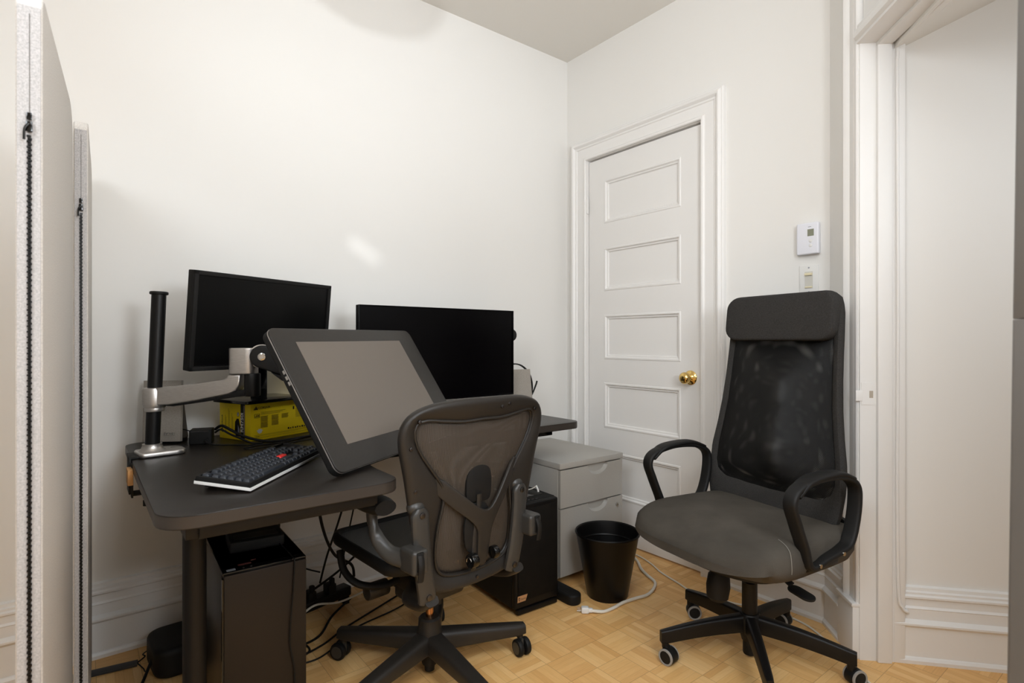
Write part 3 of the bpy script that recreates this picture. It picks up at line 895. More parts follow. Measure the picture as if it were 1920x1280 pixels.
b = B(); b.prism([(.094, .030), (.100, .016), (.124, .014), (.126, .05), (.117, .078), (.106, .078), (.096, .066)], 0, .0003, M=LM); b.build('printed_unit', BLK, bxx)
b = B(); b.prism([(.112, .024), (.122, .018), (.122, .040), (.113, .056)], .0003, .0006, M=LM); b.build('printed_unit_light', GREYP, bxx)
b = B(); b.prism([(.113 + .0062 * math.cos(a), .094 + .0085 * math.sin(a)) for a in [2 * PI * k / 24 for k in range(24)]], 0, .0003, M=LM); b.build('round_badge', INK, bxx)
b = B(); b.prism([(.113 + .005 * math.cos(a), .094 + .007 * math.sin(a)) for a in [2 * PI * k / 24 for k in range(24)]], .0003, .0005, M=LM); b.build('round_badge_centre', WHT, bxx)
text('badge_numeral', '7', .0105, INK, bxx, LM @ Mx.Translation((.1095, .0905, .0006)), .0001, bold=.0003)

def monitor(name, loc, rz, w, h, z0, bez, m_f, m_s, label, thick=.03, chin=None, tilt=0):
    o = empty(name, loc, rz, label, 'monitor')
    # local: x right along the screen, -y towards the viewer, z up; z0 = lower edge above the base
    chin = bez if chin is None else chin
    TM = Mx.Translation((0, 0, z0 + h / 2)) @ Mx.Rotation(math.radians(-tilt), 4, 'X') @ Mx.Translation((0, 0, -z0 - h / 2))
    b = B(); b.box((0, thick / 2 + .004, z0 + h / 2), (w, thick - .006, h), .003, M=TM); b.prism(rrect(w * .7, h * .6, .03, 5, 0, z0 + h * .48), -.065, -thick + .004, .008, M=TM @ Mx(((1, 0, 0, 0), (0, 0, -1, 0), (0, 1, 0, 0), (0, 0, 0, 1)))); b.build('housing', m_f, o)
    b = B()
    b.box((0, .002, z0 + h - bez / 2), (w, .012, bez), .002, M=TM); b.box((0, .002, z0 + chin / 2), (w, .012, chin), .002, M=TM)
    for s in (-1, 1): b.box((s * (w - bez) / 2, .002, z0 + h / 2), (bez, .012, h), .002, M=TM)
    b.build('bezel', m_f, o)
    b = B(); b.box((0, .004, z0 + (h + chin - bez) / 2), (w - 2 * bez + .002, .006, h - bez - chin + .002), M=TM); b.build('screen', m_s, o)
    return o, TM
ml, mlT = monitor('monitor', (-1.755, -.288, DZ + bh), 25.4, .575, .321, .993 - DZ - bh, .014, BLKM, SCR, 'black bezelled monitor standing on the yellow box, left of the two', tilt=-5.5)
I2 = Mx.Identity(4)
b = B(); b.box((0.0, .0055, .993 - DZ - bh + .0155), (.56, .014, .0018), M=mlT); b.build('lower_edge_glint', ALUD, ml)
ang = math.radians(22 - 25.4)
b = B(); b.prism(rrect(.262, .205, .012, 4), 0.0005, .012, .003, M=Mx.Translation((.055, .105, 0)) @ Mx.Rotation(ang, 4, 'Z')); b.build('stand_base', BLKG, ml)
b = B(); b.box((.055, .12, .115), (.055, .03, .21), .006); b.box((.03, .085, .22), (.08, .06, .08), .01); b.build('stand_neck', BLKG, ml)

mm, mmT = monitor('monitor', (-1.060, -.345, DZ), 0, .762, .394, .108, .005, SCRG, SCRG, 'large black frameless monitor in the middle of the desk, right of the two', thick=.028, chin=.008)
b = B(); b.box((0, .10, .12), (.07, .025, .23), .006); b.box((0, .075, .28), (.10, .04, .1), .01); b.build('stand_neck', BLK, mm)
b = B(); b.prism(rrect(.30, .22, .03, 6), 0.0005, .012, .003, M=Mx.Translation((0, .115, 0))); b.build('stand_base', BLK, mm)
b = B(); b.cyl((.399, .03, .388), (.399, .075, .388), .030, bev=.006); b.box((.36, .052, .388), (.06, .02, .03), .004); b.build('rear_knob', BLKM, mm)

# ------------------------------------------------------------------ speakers
def speaker(loc, rz, lean, label, grp):
    o = empty('speaker', loc, rz, label, 'speaker', grp)
    sh = .212
    # front face leans back; wedge section, wider at the foot
    rings = []
    for k in range(9):
        t = k / 8
        w = .098 - .02 * t
        x = lean * t
        dy = .020 * t
        dep = .085 - .035 * t
        r = rrect(w, dep, (.012, .012, .006, .006), 4, x, dy + dep / 2)
        rings.append([(p[0], p[1], .012 + (sh - .012) * t) for p in r])
    b = B(); b.loft(rings); b.build('cabinet', mat('dark_grey_speaker_shell', (70, 66, 62), .5), o)
    rings = []
    for k in range(9):
        t = k / 8
        x = lean * t
        dy = .020 * t
        rings.append([(x - .0690, dy + .004, .008 + sh * t), (x - .066, dy - .005, .008 + sh * t), (x + .060, dy - .005, .008 + sh * t), (x + .0630, dy + .004, .008 + sh * t)])
    b = B(); b.loft(rings); b.build('grille', SILV, o)
    b = B(); b.prism(rrect(.10, .08, .02, 5, 0, .045), 0, .013, .002); b.build('foot', BLK, o)
    sm = frame((.005, -.0052, .030), (1, 0, 0), (0, .094, 1))
    text('speaker_badge', 'BOSE', .014, CHROME, o, sm, .0006, bold=.0003, sx=1.15)
    return o
speaker((-2.062, -.118, DZ), -33, -.006, 'silver grille desk speaker behind the black arm pole at the left', 'pair of desk speakers')
speaker((-.580, -.295, DZ), -6, -.008, 'silver speaker half hidden at the right edge of the large monitor', 'pair of desk speakers')
hp = empty('headset', (-.545, -.236, DZ), label='black headset strap looped over the silver speaker beside the large monitor', cat='headset')
b = B()
b.tube([(-.12, .03, .15), (-.10, .02, .205), (-.06, .01, .240), (-.01, .015, .243), (.04, .025, .225), (.078, .03, .19), (.095, .03, .14), (.09, .03, .09), (.05, .03, .03), (.02, .03, .006)], .010, r2=.0035, seg=10, up=(0, 1, 0)); b.build('headband', RUB, hp)
b = B(); b.tube([(.045, .03, .026), (.095, .03, .08), (.124, .03, .13), (.132, .03, .152)], .0045, seg=10); b.build('microphone_arm', RUB, hp)

# ------------------------------------------------------------------ monitor arm with pole
ma = empty('monitor_mount', (-2.111, -.320, DZ), label='brushed aluminium monitor arm on a tall black pole clamped to the desk corner', cat='monitor mount')
def A_(x, y, z): return (x + 2.111, y + .320, z - DZ)
b = B()
b.cyl(A_(-2.111, -.320, DZ + .02), A_(-2.094, -.333, 1.238), .0205, seg=32); b.build('pole', BLK, ma)
b = B(); b.cyl(A_(-2.094, -.333, 1.236), A_(-2.0938, -.3331, 1.246), .026, seg=32, bev=.003); b.build('pole_cap', BLKM, ma)
BM = Mx.Translation((0.022, -.004, 0)) @ Mx.Rotation(math.radians(6), 4, 'Z')
b = B()
b.prism(rrect(.130, .105, (.045, .02, .015, .03), 8), .0005, .016, .006, M=BM, seg=3)
b.lathe([(.040, .014), (.030, .022), (.0265, .032), (.0275, .036), (.0215, .036)], M=Mx.Identity(4)); b.build('base_plate', ALU, ma)
b = B(); b.box((.055, .012, .0163), (.05, .0015, .001), M=BM); b.build('base_groove', BLK, ma)
b = B()
b.box((-.062, -.03, -.045), (.006, .085, .110), .001); b.box((-.058, -.085, -.055), (.005, .03, .10), .001); b.box((-.03, -.06, -.100), (.06, .05, .006), .001)
b.box((-.050, -.005, .004), (.03, .09, .006), .001)
b.cyl((-.02, -.085, -.120), (-.02, -.085, -.04), .005); b.cyl((-.02, -.085, -.136), (-.02, -.085, -.12), .011); b.build('desk_clamp', BLKM, ma)
# lower extension: collar, rising beam, elbow post
b = B()
pd = V((-1.885 + 2.111, -.496 + .320, 0)); L = pd.length; pd.normalize()
LX = frame((.006, -.0035, 0), pd, V((0, 0, 1)))      # local x along beam, y up, z sideways
b.lathe([(.030, .150), (.031, .152), (.033, .162), (.0335, .205), (.030, .212), (.0215, .213)], M=Mx.Translation((.006, -.0035, 0)))
ol = [(-.005, .158), (.055, .160), (.15, .174), (L - .075, .186), (L - .040, .193), (L - .018, .204), (L - .008, .222), (L - .004, .2545), (L - .044, .2545), (L - .047, .246), (L - .058, .240), (.06, .216), (-.005, .212)]
b.prism(ol, -.024, .024, .006, M=LX, seg=3); b.build('lower_beam', ALU, ma)
b = B(); b.cyl((.006, -.0035, .138), (.006, -.0035, .152), .0275, seg=30, bev=.002); b.build('collar_ring', ALU, ma)
b = B(); b.box((.036, .186, .0215), (.020, .006, .001), M=LX); b.build('beam_slot', BLK, ma)
b = B()
b.prism([(.03, .157), (.07, .155), (.16, .168), (L - .06, .178), (L - .02, .184), (L + .02, .188), (L + .02, .21), (L - .006, .206), (L - .05, .192), (.15, .176)], -.0195, .0195, .003, M=LX); b.build('cable_channel', BLK, ma)
b = B(); b.cyl((L + .024, .186, .002), (L + .024, .258, .002), .024, M=LX, seg=30, bev=.003); b.build('elbow_post', BLK, ma)
# elbow block and upper arm towards the tablet back
b = B()
e0 = V((L, 0, 0))
b.prism(rrect(.080, .062, .022, 6, L - .004, 0), .256, .338, .004, M=LX @ Mx(((1, 0, 0, 0), (0, 0, 1, 0), (0, -1, 0, 0), (0, 0, 0, 1))), seg=3)
el = b.build('elbow_block', ALU, ma)
EB = V(A_(-1.885, -.496, 1.046)); TB = V(A_(-1.530, -.655, .905))
dv = (TB - EB); UL = dv.length; dv.normalize()
sd = V((0, 0, 1)).cross(dv).normalized()
EB2 = EB + dv * .028 - sd * .006 + V((.030, -.022, .004))
UX = frame(EB2, dv, dv.cross(-sd) * -1)      # x along, y roughly up
if UX.col[1].z < 0: UX = frame(EB2, dv, V((-UX.col[1].x, -UX.col[1].y, -UX.col[1].z)))
LL = UL - .06
oo = arc(0, 0, .036, 90, 270, 16) + [(.05, -.036), (LL - .05, -.026)] + arc(LL, 0, .024, -80, 80, 10) + [(LL - .05, .024), (.05, .036)]
b = B(); b.prism(oo, -.024, .024, .006, M=UX, seg=3); ua = b.build('upper_beam', BLKM, ma)
b = B(); b.cyl((0, 0, -.0275), (0, 0, .0275), .012, M=UX, bev=.001); b.cyl((0, 0, -.029), (0, 0, .029), .007, M=UX); b.build('pivot_bolt', CHROME, ua)
b = B(); b.cyl((-.004, 0, -.012), (-.004, 0, .012), .037, M=UX, seg=30); b.build('pivot_hub', ALU, ma)
b = B(); b.prism([(.04, -.038), (LL - .04, -.03), (LL - .05, -.042), (.08, -.052)], -.018, .018, .003, M=UX); b.build('cable_cover', BLK, ua)

ws = empty('wooden_block', (-2.1765, -.40, DZ - .075), label='pine offcut wedged between the desk edge and the arm clamp', cat='wood block')
b = B(); b.box((.0005, -.03, .038), (.014, .06, .045), .003); b.build('block', WOOD, ws)

# ------------------------------------------------------------------ pen display tablet
TL = V((-1.888, -.786, 1.126)); TU = V((.856, .517, .007)); TV = V((.281, -.455, -.845))
TU.normalize(); TV = (TV - TU * TV.dot(TU)).normalized()
tw, thh = .73, .452
td = empty('pen_display', TL + TU * tw / 2 + TV * thh, label='large grey pen display tablet leaning back on the desk, held by the aluminium arm', cat='pen display')
TX = Mx.Translation(-(td.location)) @ frame(TL + TU * tw / 2 + TV * thh / 2, TU, -TV)   # z out of the screen
b = B(); b.prism(rrect(tw, thh, .026, 8), -.030, -.004, .008, M=TX, seg=4); b.build('housing', BLKM, td)
b = B(); b.prism(rrect(tw, thh, .026, 8), -.006, 0, .0018, M=TX, seg=3); b.build('front_glass', TABF, td)
b = B(); b.prism(rrect(tw + .0012, thh + .0012, .0266, 8), -.0085, -.0055, .001, M=TX); b.build('silver_rim', ALU, td)
u0, u1, v0, v1 = .085, .628, .047, .381
b = B(); b.box(((u0 + u1) / 2 - tw / 2, thh / 2 - (v0 + v1) / 2, .0002), (u1 - u0, v1 - v0, .0012), M=TX); b.build('screen', TABS, td)
b = B(); b.prism(rrect(.14, .14, .01, 4), -.044, -.030, .003, M=TX); b.prism(rrect(.05, .05, .01, 4), -.075, -.044, .003, M=TX); b.build('mounting_plate', BLKM, td)
b = B()
for yy in (.075, .092, .110): b.box((-tw / 2 - .0006, yy - .02, -.013), (.0016, .011, .006), .0005, M=TX)
b.build('side_buttons', ALU, td)

# ------------------------------------------------------------------ keyboard
kb = empty('keyboard', (-1.973, -.986, DZ), rz=48.8, label='black and white mechanical keyboard with dark keys and one red key, beside the tablet', cat='keyboard')
KW, KD = .442, .140
tilt = math.radians(6.5)
KX = Mx.Translation((0, 0, .004)) @ Mx.Rotation(tilt, 4, 'X')
SX = KX @ Mx(((0, 0, 1, 0), (1, 0, 0, 0), (0, 1, 0, 0), (0, 0, 0, 1)))      # section (y,z) extruded along x
b = B(); b.prism([(0, 0), (KD, 0), (KD, .0075), (.006, .0075), (.001, .0062)], 0, KW, .0012, M=SX); b.build('lower_case', WPL, kb)
b = B()
b.prism([(.002, .0072), (.0085, .0072), (.0085, .0185), (.005, .0175)], .001, KW - .001, .001, M=SX); b.prism([(KD - .0085, .0072), (KD - .0005, .0072), (KD - .003, .0195), (KD - .0085, .0195)], .001, KW - .001, .001, M=SX)
for a in (.001, KW - .0095): b.prism([(.003, .0072), (KD - .001, .0072), (KD - .003, .019), (.006, .0175)], a, a + .0085, .001, M=SX)
b.prism([(.008, .0072), (KD - .008, .0072), (KD - .008, .0115), (.008, .0115)], .008, KW - .008, 0, M=SX)
b.build('upper_case', BLKM, kb)
b = B(); b.box((.05, KD - .012, -.007), (.03, .012, .016), .002, M=KX); b.box((KW - .05, KD - .012, -.007), (.03, .012, .016), .002, M=KX); b.build('fold_out_feet', BLK, kb)
U_ = .01905
def keycap(w, x, y, red=False):
    rings = []
    for (ins, z, dy) in ((0.0006, 0, 0), (.0008, .002, 0), (.0028, .0085, .0005), (.0038, .0098, .0006)):
        ww, dd = w * U_ - 2 * ins, U_ - 2 * ins
        rings.append([(p[0] + x, p[1] + y + dy, 0.0135 + z) for p in rrect(ww, dd, .0016, 2)])
    q = B(); q.loft(rings, M=KX)
    return q.build('key', KRED if red else KEYC, kb, ang=50, label='red enter key' if red else None)
X0, Y0 = .0100, .0095
rows_ = [  # (y unit, [widths; negative = gap])
    (0, [1.25, 1.25, 1.25, 6.25, 1.25, 1.25, 1.25, 1.25, -.25, 1, 1, 1, -.25, 2, 1]),
    (1, [2.25] + [1] * 10 + [2.75, -1.25, 1, -1.25, 1, 1, 1, 1]),
    (2, [1.75] + [1] * 11 + [2.25, -3.5, 1, 1, 1]),
    (3, [1.5] + [1] * 12 + [1.5, -.25, 1, 1, 1, -.25, 1, 1]),
    (4, [1] * 13 + [2, -.25, 1, 1, 1, -.25, 1]),
    (5.25, [1, -1, 1, 1, 1, 1, -.5, 1, 1, 1, 1, -.5, 1, 1, 1, 1, -.25, 1, 1, 1]),
]
nk = 0
for yy, ws_ in rows_:
    x = 0
    for q in ws_:
        if q < 0: x += -q; continue
        red = (yy == 2 and q == 2.25)
        if nk < 100:
            keycap(q, X0 + (x + q / 2) * U_ * .986, Y0 + (yy + .5) * U_ * 1.015, red)
            nk += 1
        x += q

# ------------------------------------------------------------------ adapter and desk-top leads
ad = empty('power_adapter', (-1.958, -.205, DZ), rz=-18, label='small black power adapter block lying beside the yellow box', cat='power adapter')
b = B(); b.box((0, .02, .025), (.070, .062, .050), .004, seg=3); b.build('block', BLKM, ad)
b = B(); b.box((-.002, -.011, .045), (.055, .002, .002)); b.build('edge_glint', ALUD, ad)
b = B(); b.cyl((.02, -.013, .018), (.02, -.022, .018), .005); b.build('strain_relief', RUB, ad)
cable('adapter_lead', [(-1.950, -.235, .745), (-1.93, -.27, .734), (-1.87, -.325, .7335), (-1.80, -.37, .7335), (-1.72, -.36, .7335), (-1.62, -.30, .7335), (-1.54, -.27, .7335)], .0024, RUB, 'thin black lead from the adapter lying across the desk')
cable('adapter_lead', [(-1.91, -.19, .775), (-1.895, -.225, .79), (-1.87, -.265, .775), (-1.84, -.30, .757), (-1.79, -.335, .741), (-1.74, -.345, .736), (-1.66, -.32, .735), (-1.56, -.26, .735)], .0048, RUB, 'thick black cable draped in front of the yellow box, upper of two')
cable('adapter_lead', [(-1.912, -.20, .765), (-1.90, -.235, .778), (-1.875, -.275, .763), (-1.845, -.31, .748), (-1.82, -.332, .7355), (-1.80, -.345, .7355), (-1.77, -.325, .7355), (-1.73, -.335, .7355)], .0035, RUB, 'black cable draped in front of the yellow box, lower of two')
cable('adapter_lead', [(-1.79, -.35, .733), (-1.83, -.38, .733), (-1.86, -.40, .733), (-1.845, -.425, .733), (-1.78, -.42, .733), (-1.70, -.39, .733), (-1.60, -.35, .733)], .0022, RUB, 'thin black lead looping on the desk behind the keyboard')
cable('speaker_lead', [(-2.03, -.065, .76), (-2.005, -.10, .772), (-1.985, -.135, .770), (-1.975, -.165, .765)], .0018, RUB, 'short thin black lead between speaker and adapter')

# ------------------------------------------------------------------ office chair bases
def star_base(root, angles, R, m, hub_r, hub_z, z_in, z_out, w_in, w_out, h_in, h_out, caster, droop=0.0, arch=0.0):
    for a in angles:
        a = math.radians(a)
        X = Mx.Rotation(a, 4, 'Z')
        rings = []
        n = 12
        for k in range(n + 1):
            t = k / n
            r = hub_r * .6 + (R - hub_r * .6) * t
            zt = z_in + (z_out - z_in) * t + arch * math.sin(PI * t) * .5
            w = w_in + (w_out - w_in) * t
            h = h_in + (h_out - h_in) * t
            if k == n: w *= .86; h *= .9
            rings.append([(r, p[0], zt - h / 2 + p[1]) for p in rrect(w, h, (w * .3, w * .3, w * .12, w * .12), 4)])
        b = B(); b.loft(rings, M=X)
        b.cyl((R - .016, 0, z_out - h_out - .012), (R - .016, 0, z_out - h_out * .5), .0115, M=X)
        lg = b.build('leg', m, root)
        caster(lg, X @ Mx.Translation((R - .016, 0, 0)), a)

# ------------------------------------------------------------------ graphite chair with woven back (at the desk)
ac = empty('office_chair', (-1.385, -.80, 0), rz=5.9, label='graphite office chair with woven mesh back and Y-shaped rear brace, facing the desk', cat='office chair')
def caster_a(lg, X, a):
    Y = X @ Mx.Rotation(math.radians(40) - a * .35, 4, 'Z')
    b = B()
    for s in (-1, 1): b.cyl((.012, s * .005, .029), (.012, s * .024, .029), .029, M=Y, seg=30, bev=.005)
    cs = b.build('caster', RUB, lg)
    b = B()
    for s in (-1, 1): b.cyl((.012, s * .0238, .029), (.012, s * .0248, .029), .020, M=Y, seg=28)
    b.box((.004, 0, .040), (.03, .009, .036), .003, M=Y); b.build('caster_hub', AEROL, cs)
star_base(ac, (49, 121, 193, 265, 337), .335, AERO, .045, 0, .142, .104, .062, .044, .062, .034, caster_a)
b = B(); b.lathe([(.001, .075), (.040, .075), (.043, .09), (.043, .135), (.037, .16), (.036, .182), (.030, .188), (.001, .188)]); b.build('base_hub', AERO, ac)
b = B(); b.lathe([(.001, .012), (.016, .012), (.017, .03), (.024, .034), (.027, .045), (.027, .078), (.001, .080)]); b.build('cylinder_foot', BLKM, ac)
b = B(); b.cyl((0, 0, .18), (0, 0, .30), .0125, seg=24); b.build('gas_spring', COPPER, ac)
b = B(); b.box((0, .01, .305), (.16, .20, .07), .022, seg=4); b.box((-.03, .05, .272), (.10, .08, .05), .015, seg=3); b.box((.045, .02, .245), (.02, .03, .08), .006); b.build('tilt_mechanism', AERO, ac)
b = B(); b.cyl((-.10, .10, .285), (-.175, .10, .285), .026, seg=24, bev=.004); b.build('tension_knob', AERO, ac)
# curved links under the seat
for s in (-1, 1):
    b = B(); b.tube([(s * .05, .06, .315), (s * .13, .07, .305), (s * .20, .10, .320), (s * .225, .15, .355), (s * .222, .185, .41)], .011, r2=.014, seg=10, n=8); b.build('seat_link', BLKM, ac)
# seat
def seat_z(x, y):
    z = .452 + .10 * x * x - .02 * math.cos(y * 9)
    if y > .12: z -= 1.35 * (y - .12) ** 2
    return z
SO = rrect(.46, .45, (.10, .10, .07, .07), 10, 0, .045)
cx_, cy_ = 0, .045
b = B()
rings = []
for k in range(1, 13):
    t = k / 12 * .95
    rings.append([(p[0] * t, cy_ + (p[1] - cy_) * t, seat_z(p[0] * t, cy_ + (p[1] - cy_) * t) - .004) for p in SO])
b.loft(rings, caps=True); b.build('seat_mesh', AEROS, ac)
b = B(); pts = [(p[0], p[1], seat_z(p[0], p[1]) - .008) for p in SO]
b.tube(pts, .019, r2=.013, up=(0, 0, 1), seg=12, smooth=False, closed=True)
b.build('seat_frame', BLKM, ac)
# back
def bk(x, z): return -(.211 + .075 * (z - .373) + .056 * (z - .373) * (z - .6)) + .42 * x * x
def half(tbl, z):
    for (z0_, a), (z1_, c) in zip(tbl[:-1], tbl[1:]):
        if z0_ <= z <= z1_: return a + (c - a) * (z - z0_) / (z1_ - z0_)
    return tbl[-1][1]
def mirror_outline(L, c=0.0): return [(x + c, z) for x, z in L] + [(-x + c, z) for x, z in L[::-1]]
OUTR = [(.0, .926), (.09, .926), (.175, .918), (.232, .898), (.261, .868), (.270, .832), (.266, .79), (.250, .72), (.232, .63), (.212, .53), (.196, .45), (.175, .40), (.125, .372), (.0, .365)]
INNR = [(.0, .857), (.07, .855), (.14, .862), (.19, .868), (.217, .858), (.222, .83), (.205, .785), (.170, .735), (.140, .695), (.124, .662), (.126, .62), (.138, .56), (.143, .50), (.136, .45), (.112, .424), (.06, .412), (0, .409)]
def polar(L, c, n):
    """resample a right-half outline by angle about (0, c) and mirror it"""
    pts = catmull([(x, z, 0) for x, z in L], 10)
    an = [(math.atan2(p.x, p.y - c), p) for p in pts]
    out = []
    for k in range(n + 1):
        a = PI * k / n
        best = None
        for (a0, p0), (a1, p1) in zip(an[:-1], an[1:]):
            if min(a0, a1) - 1e-6 <= a <= max(a0, a1) + 1e-6:
                t = 0 if abs(a1 - a0) < 1e-9 else (a - a0) / (a1 - a0)
                best = (max(0, p0.x + (p1.x - p0.x) * t), p0.y + (p1.y - p0.y) * t)
                break
        out.append(best if best else (an[-1][1].x, an[-1][1].y))
    return out + [(-x, z) for x, z in out[-2:0:-1]]
nP = 64
PO, PI_ = polar(OUTR, .64, nP), polar(INNR, .64, nP)
BX = .008
rings = []
for (ox, oz), (ix, iz) in zip(PO, PI_):
    o_ = V((ox + BX, bk(ox, oz), oz)); i_ = V((ix + BX, bk(ix, iz), iz))
    c = (o_ + i_) / 2
    hv = (o_ - i_) / 2
    hl = hv.length
    nrm = V((-.84 * c.x, 1, .08)).normalized()
    ring = []
    for j in range(16):
        a = 2 * PI * j / 16
        ca, sa = math.cos(a), math.sin(a)
        ca = math.copysign(abs(ca) ** .75, ca); sa = math.copysign(abs(sa) ** .75, sa)
        # proud outer rim, thinner towards the mesh
        th = .015 + .006 * ca
        ring.append(c + hv * ca + nrm * (sa * th - .004 * (1 + ca)))
    rings.append(ring)
b = B(); b.loft(rings, caps=False, ring_closed=True); bf = b.build('back_frame', AERO, ac, ang=60)
# raised rim line around the mesh
b = B(); b.tube([(x * 1.03 + BX, bk(x, z) - .011, .64 + (z - .64) * 1.02) for x, z in PI_], .0045, seg=8, smooth=False, closed=True); b.build('mesh_rim', AERO, bf)
b = B()
rings = []
for k in range(1, 15):
    t = k / 14
    rings.append([(x * t * 1.03 + BX, bk(x * t, .64 + (z - .64) * t) - .002 - .012 * (1 - t * t), .64 + (z - .64) * t * 1.02) for x, z in PI_])
b.loft(rings, caps=True); b.build('back_mesh', AERON, ac, ang=180)
# screws on the frame
b = B()
for x, z in ((-.222, .872), (-.242, .80), (-.222, .68), (.222, .872), (.09, .90), (.0, .385), (.06, .893)):
    y = bk(x, z)
    b = B(); b.cyl((x + BX, y - .018, z), (x + BX, y - .024, z), .0055, seg=14, bev=.001); b.build('screw', ALUD, bf)
# lumbar pads and their rail
def yb_(x, z, d): return (x, bk(x, z) - d, z)
M_b = Mx(((1, 0, 0, 0), (0, 0, -1, 0), (0, 1, 0, 0), (0, 0, 0, 1)))      # (x, z, out to the rear)
for nm, ol in (('lumbar_pad', catmull([(-.050, .66, 0), (-.044, .70, 0), (-.012, .722, 0), (.032, .716, 0), (.046, .68, 0), (.038, .62, 0), (-.005, .618, 0), (-.044, .625, 0)], 6, True)),
               ('lumbar_pad', catmull([(-.042, .60, 0), (-.058, .55, 0), (-.052, .49, 0), (-.022, .468, 0), (.025, .474, 0), (.044, .53, 0), (.03, .60, 0), (-.01, .615, 0)], 6, True))):
    b = B(); b.prism([(p.x, p.y) for p in ol], .246, .254, .003, M=M_b); b.build(nm, BLKM, ac)
b = B(); b.tube([(-.006, -.258, .640), (-.006, -.256, .60), (-.018, -.254, .52), (-.024, -.254, .44), (-.022, -.25, .42)], .010, r2=.004, seg=10, up=(1, 0, 0)); b.build('lumbar_rail', AERO, ac)
b = B(); b.cyl((-.050, -.266, .455), (-.026, -.266, .455), .021, seg=26, bev=.004); b.build('lumbar_knob', BLKG, ac)
b = B(); b.cyl((.030, -.272, .462), (.05, -.272, .462), .019, seg=26, bev=.004); b.build('lumbar_knob', BLKG, ac)
b = B(); b.tube([(-.0515 , -.266 + .011 * math.cos(t), .455 + .011 * math.sin(t)) for t in [PI * k / 7 - .3 for k in range(8)]], .0011, seg=6); b.build('knob_mark', CHROME, ac)
# Y-shaped rear brace
YQ = {'lu': [(-.150, .722), (-.095, .672), (-.040, .624), (.004, .590)], 'll': [(-.160, .676), (-.115, .632), (-.068, .590), (-.016, .550)],
      'ru': [(.158, .738), (.118, .700), (.076, .648), (.034, .592)], 'rl': [(.172, .702), (.140, .668), (.096, .612), (.040, .552)],
      'sl': [(-.016, .550), (-.013, .51), (-.016, .455), (-.008, .426)], 'sr': [(.040, .552), (.032, .51), (.028, .455), (.018, .426)]}
def ydep(x, z): return bk(0, z) - .040 + 1.05 * max(0, abs(x - .01) - .02) ** 1.6 * 1.1
t_ = bmesh.new()
vc = {}
def yv(p):
    k = (round(p[0], 4), round(p[1], 4))
    if k not in vc: vc[k] = t_.verts.new((p[0], ydep(*p), p[1]))
    return vc[k]
for a_, c_ in (('lu', 'll'), ('rl', 'ru'), ('sl', 'sr')):
    for q in range(3): t_.faces.new((yv(YQ[a_][q]), yv(YQ[a_][q + 1]), yv(YQ[c_][q + 1]), yv(YQ[c_][q])))
t_.faces.new((yv((-.016, .550)), yv((.040, .552)), yv((.034, .592)), yv((.004, .590))))
bmesh.ops.recalc_face_normals(t_, faces=t_.faces)
bA = B()
bA._add(t_)
rbr = bA.build('rear_brace', AERO, ac)
for q in rbr.data.edges: q.use_edge_sharp = False
md = rbr.modifiers.new('smooth', 'SUBSURF'); md.levels = 2; md.render_levels = 2
md = rbr.modifiers.new('thickness', 'SOLIDIFY'); md.thickness = .010; md.offset = 0
md = rbr.modifiers.new('edges', 'BEVEL'); md.width = .0025; md.segments = 2; md.limit_method = 'ANGLE'; md.angle_limit = math.radians(50)
# side uprights joining back and seat
for s in (-1, 1):
    xa, xb = s * .190 - .022, s * .163 - .022
    b = B()
    b.tube([(xa + BX, bk(.2, .62) - .028, .636), (xa + BX - s * .002, bk(.2, .56) - .034, .57), (xa + BX - s * .012, bk(.18, .47) - .036, .47), (xb + BX, bk(.16, .39) - .034, .392), (xb + BX - s * .004, bk(.16, .37) - .03, .366)], .027, r2=.012, seg=14, up=(1, 0, 0), power=3, rfun=lambda t: (1 - .55 * max(0, abs(t - .5) * 2 - .82) / .18, 1))
    su = b.build('side_upright', AEROL, ac)
    b = B()
    b.cyl((xa + BX, bk(.2, .62) - .038, .618), (xa + BX, bk(.2, .62) - .044, .618), .0085, seg=18, bev=.001); b.build('screw', ALUD, su)
    b = B(); b.cyl((xb + BX, bk(.16, .385) - .044, .386), (xb + BX, bk(.16, .385) - .050, .386), .0085, seg=18, bev=.001); b.build('screw', ALUD, su)
    b = B(); b.sphere((xa + BX, bk(.2, .64) - .006, .634), .028, 20, (.95, .8, .75)); b.build('pivot_cap', AEROL, su)
    b = B(); b.tube([(s * .166, -.245, .372), (s * .165, -.20, .345), (s * .145, -.10, .325), (s * .07, -.02, .315)], .022, r2=.014, seg=12, up=(1, 0, 0), power=3); b.build('lower_link', AERO, ac)
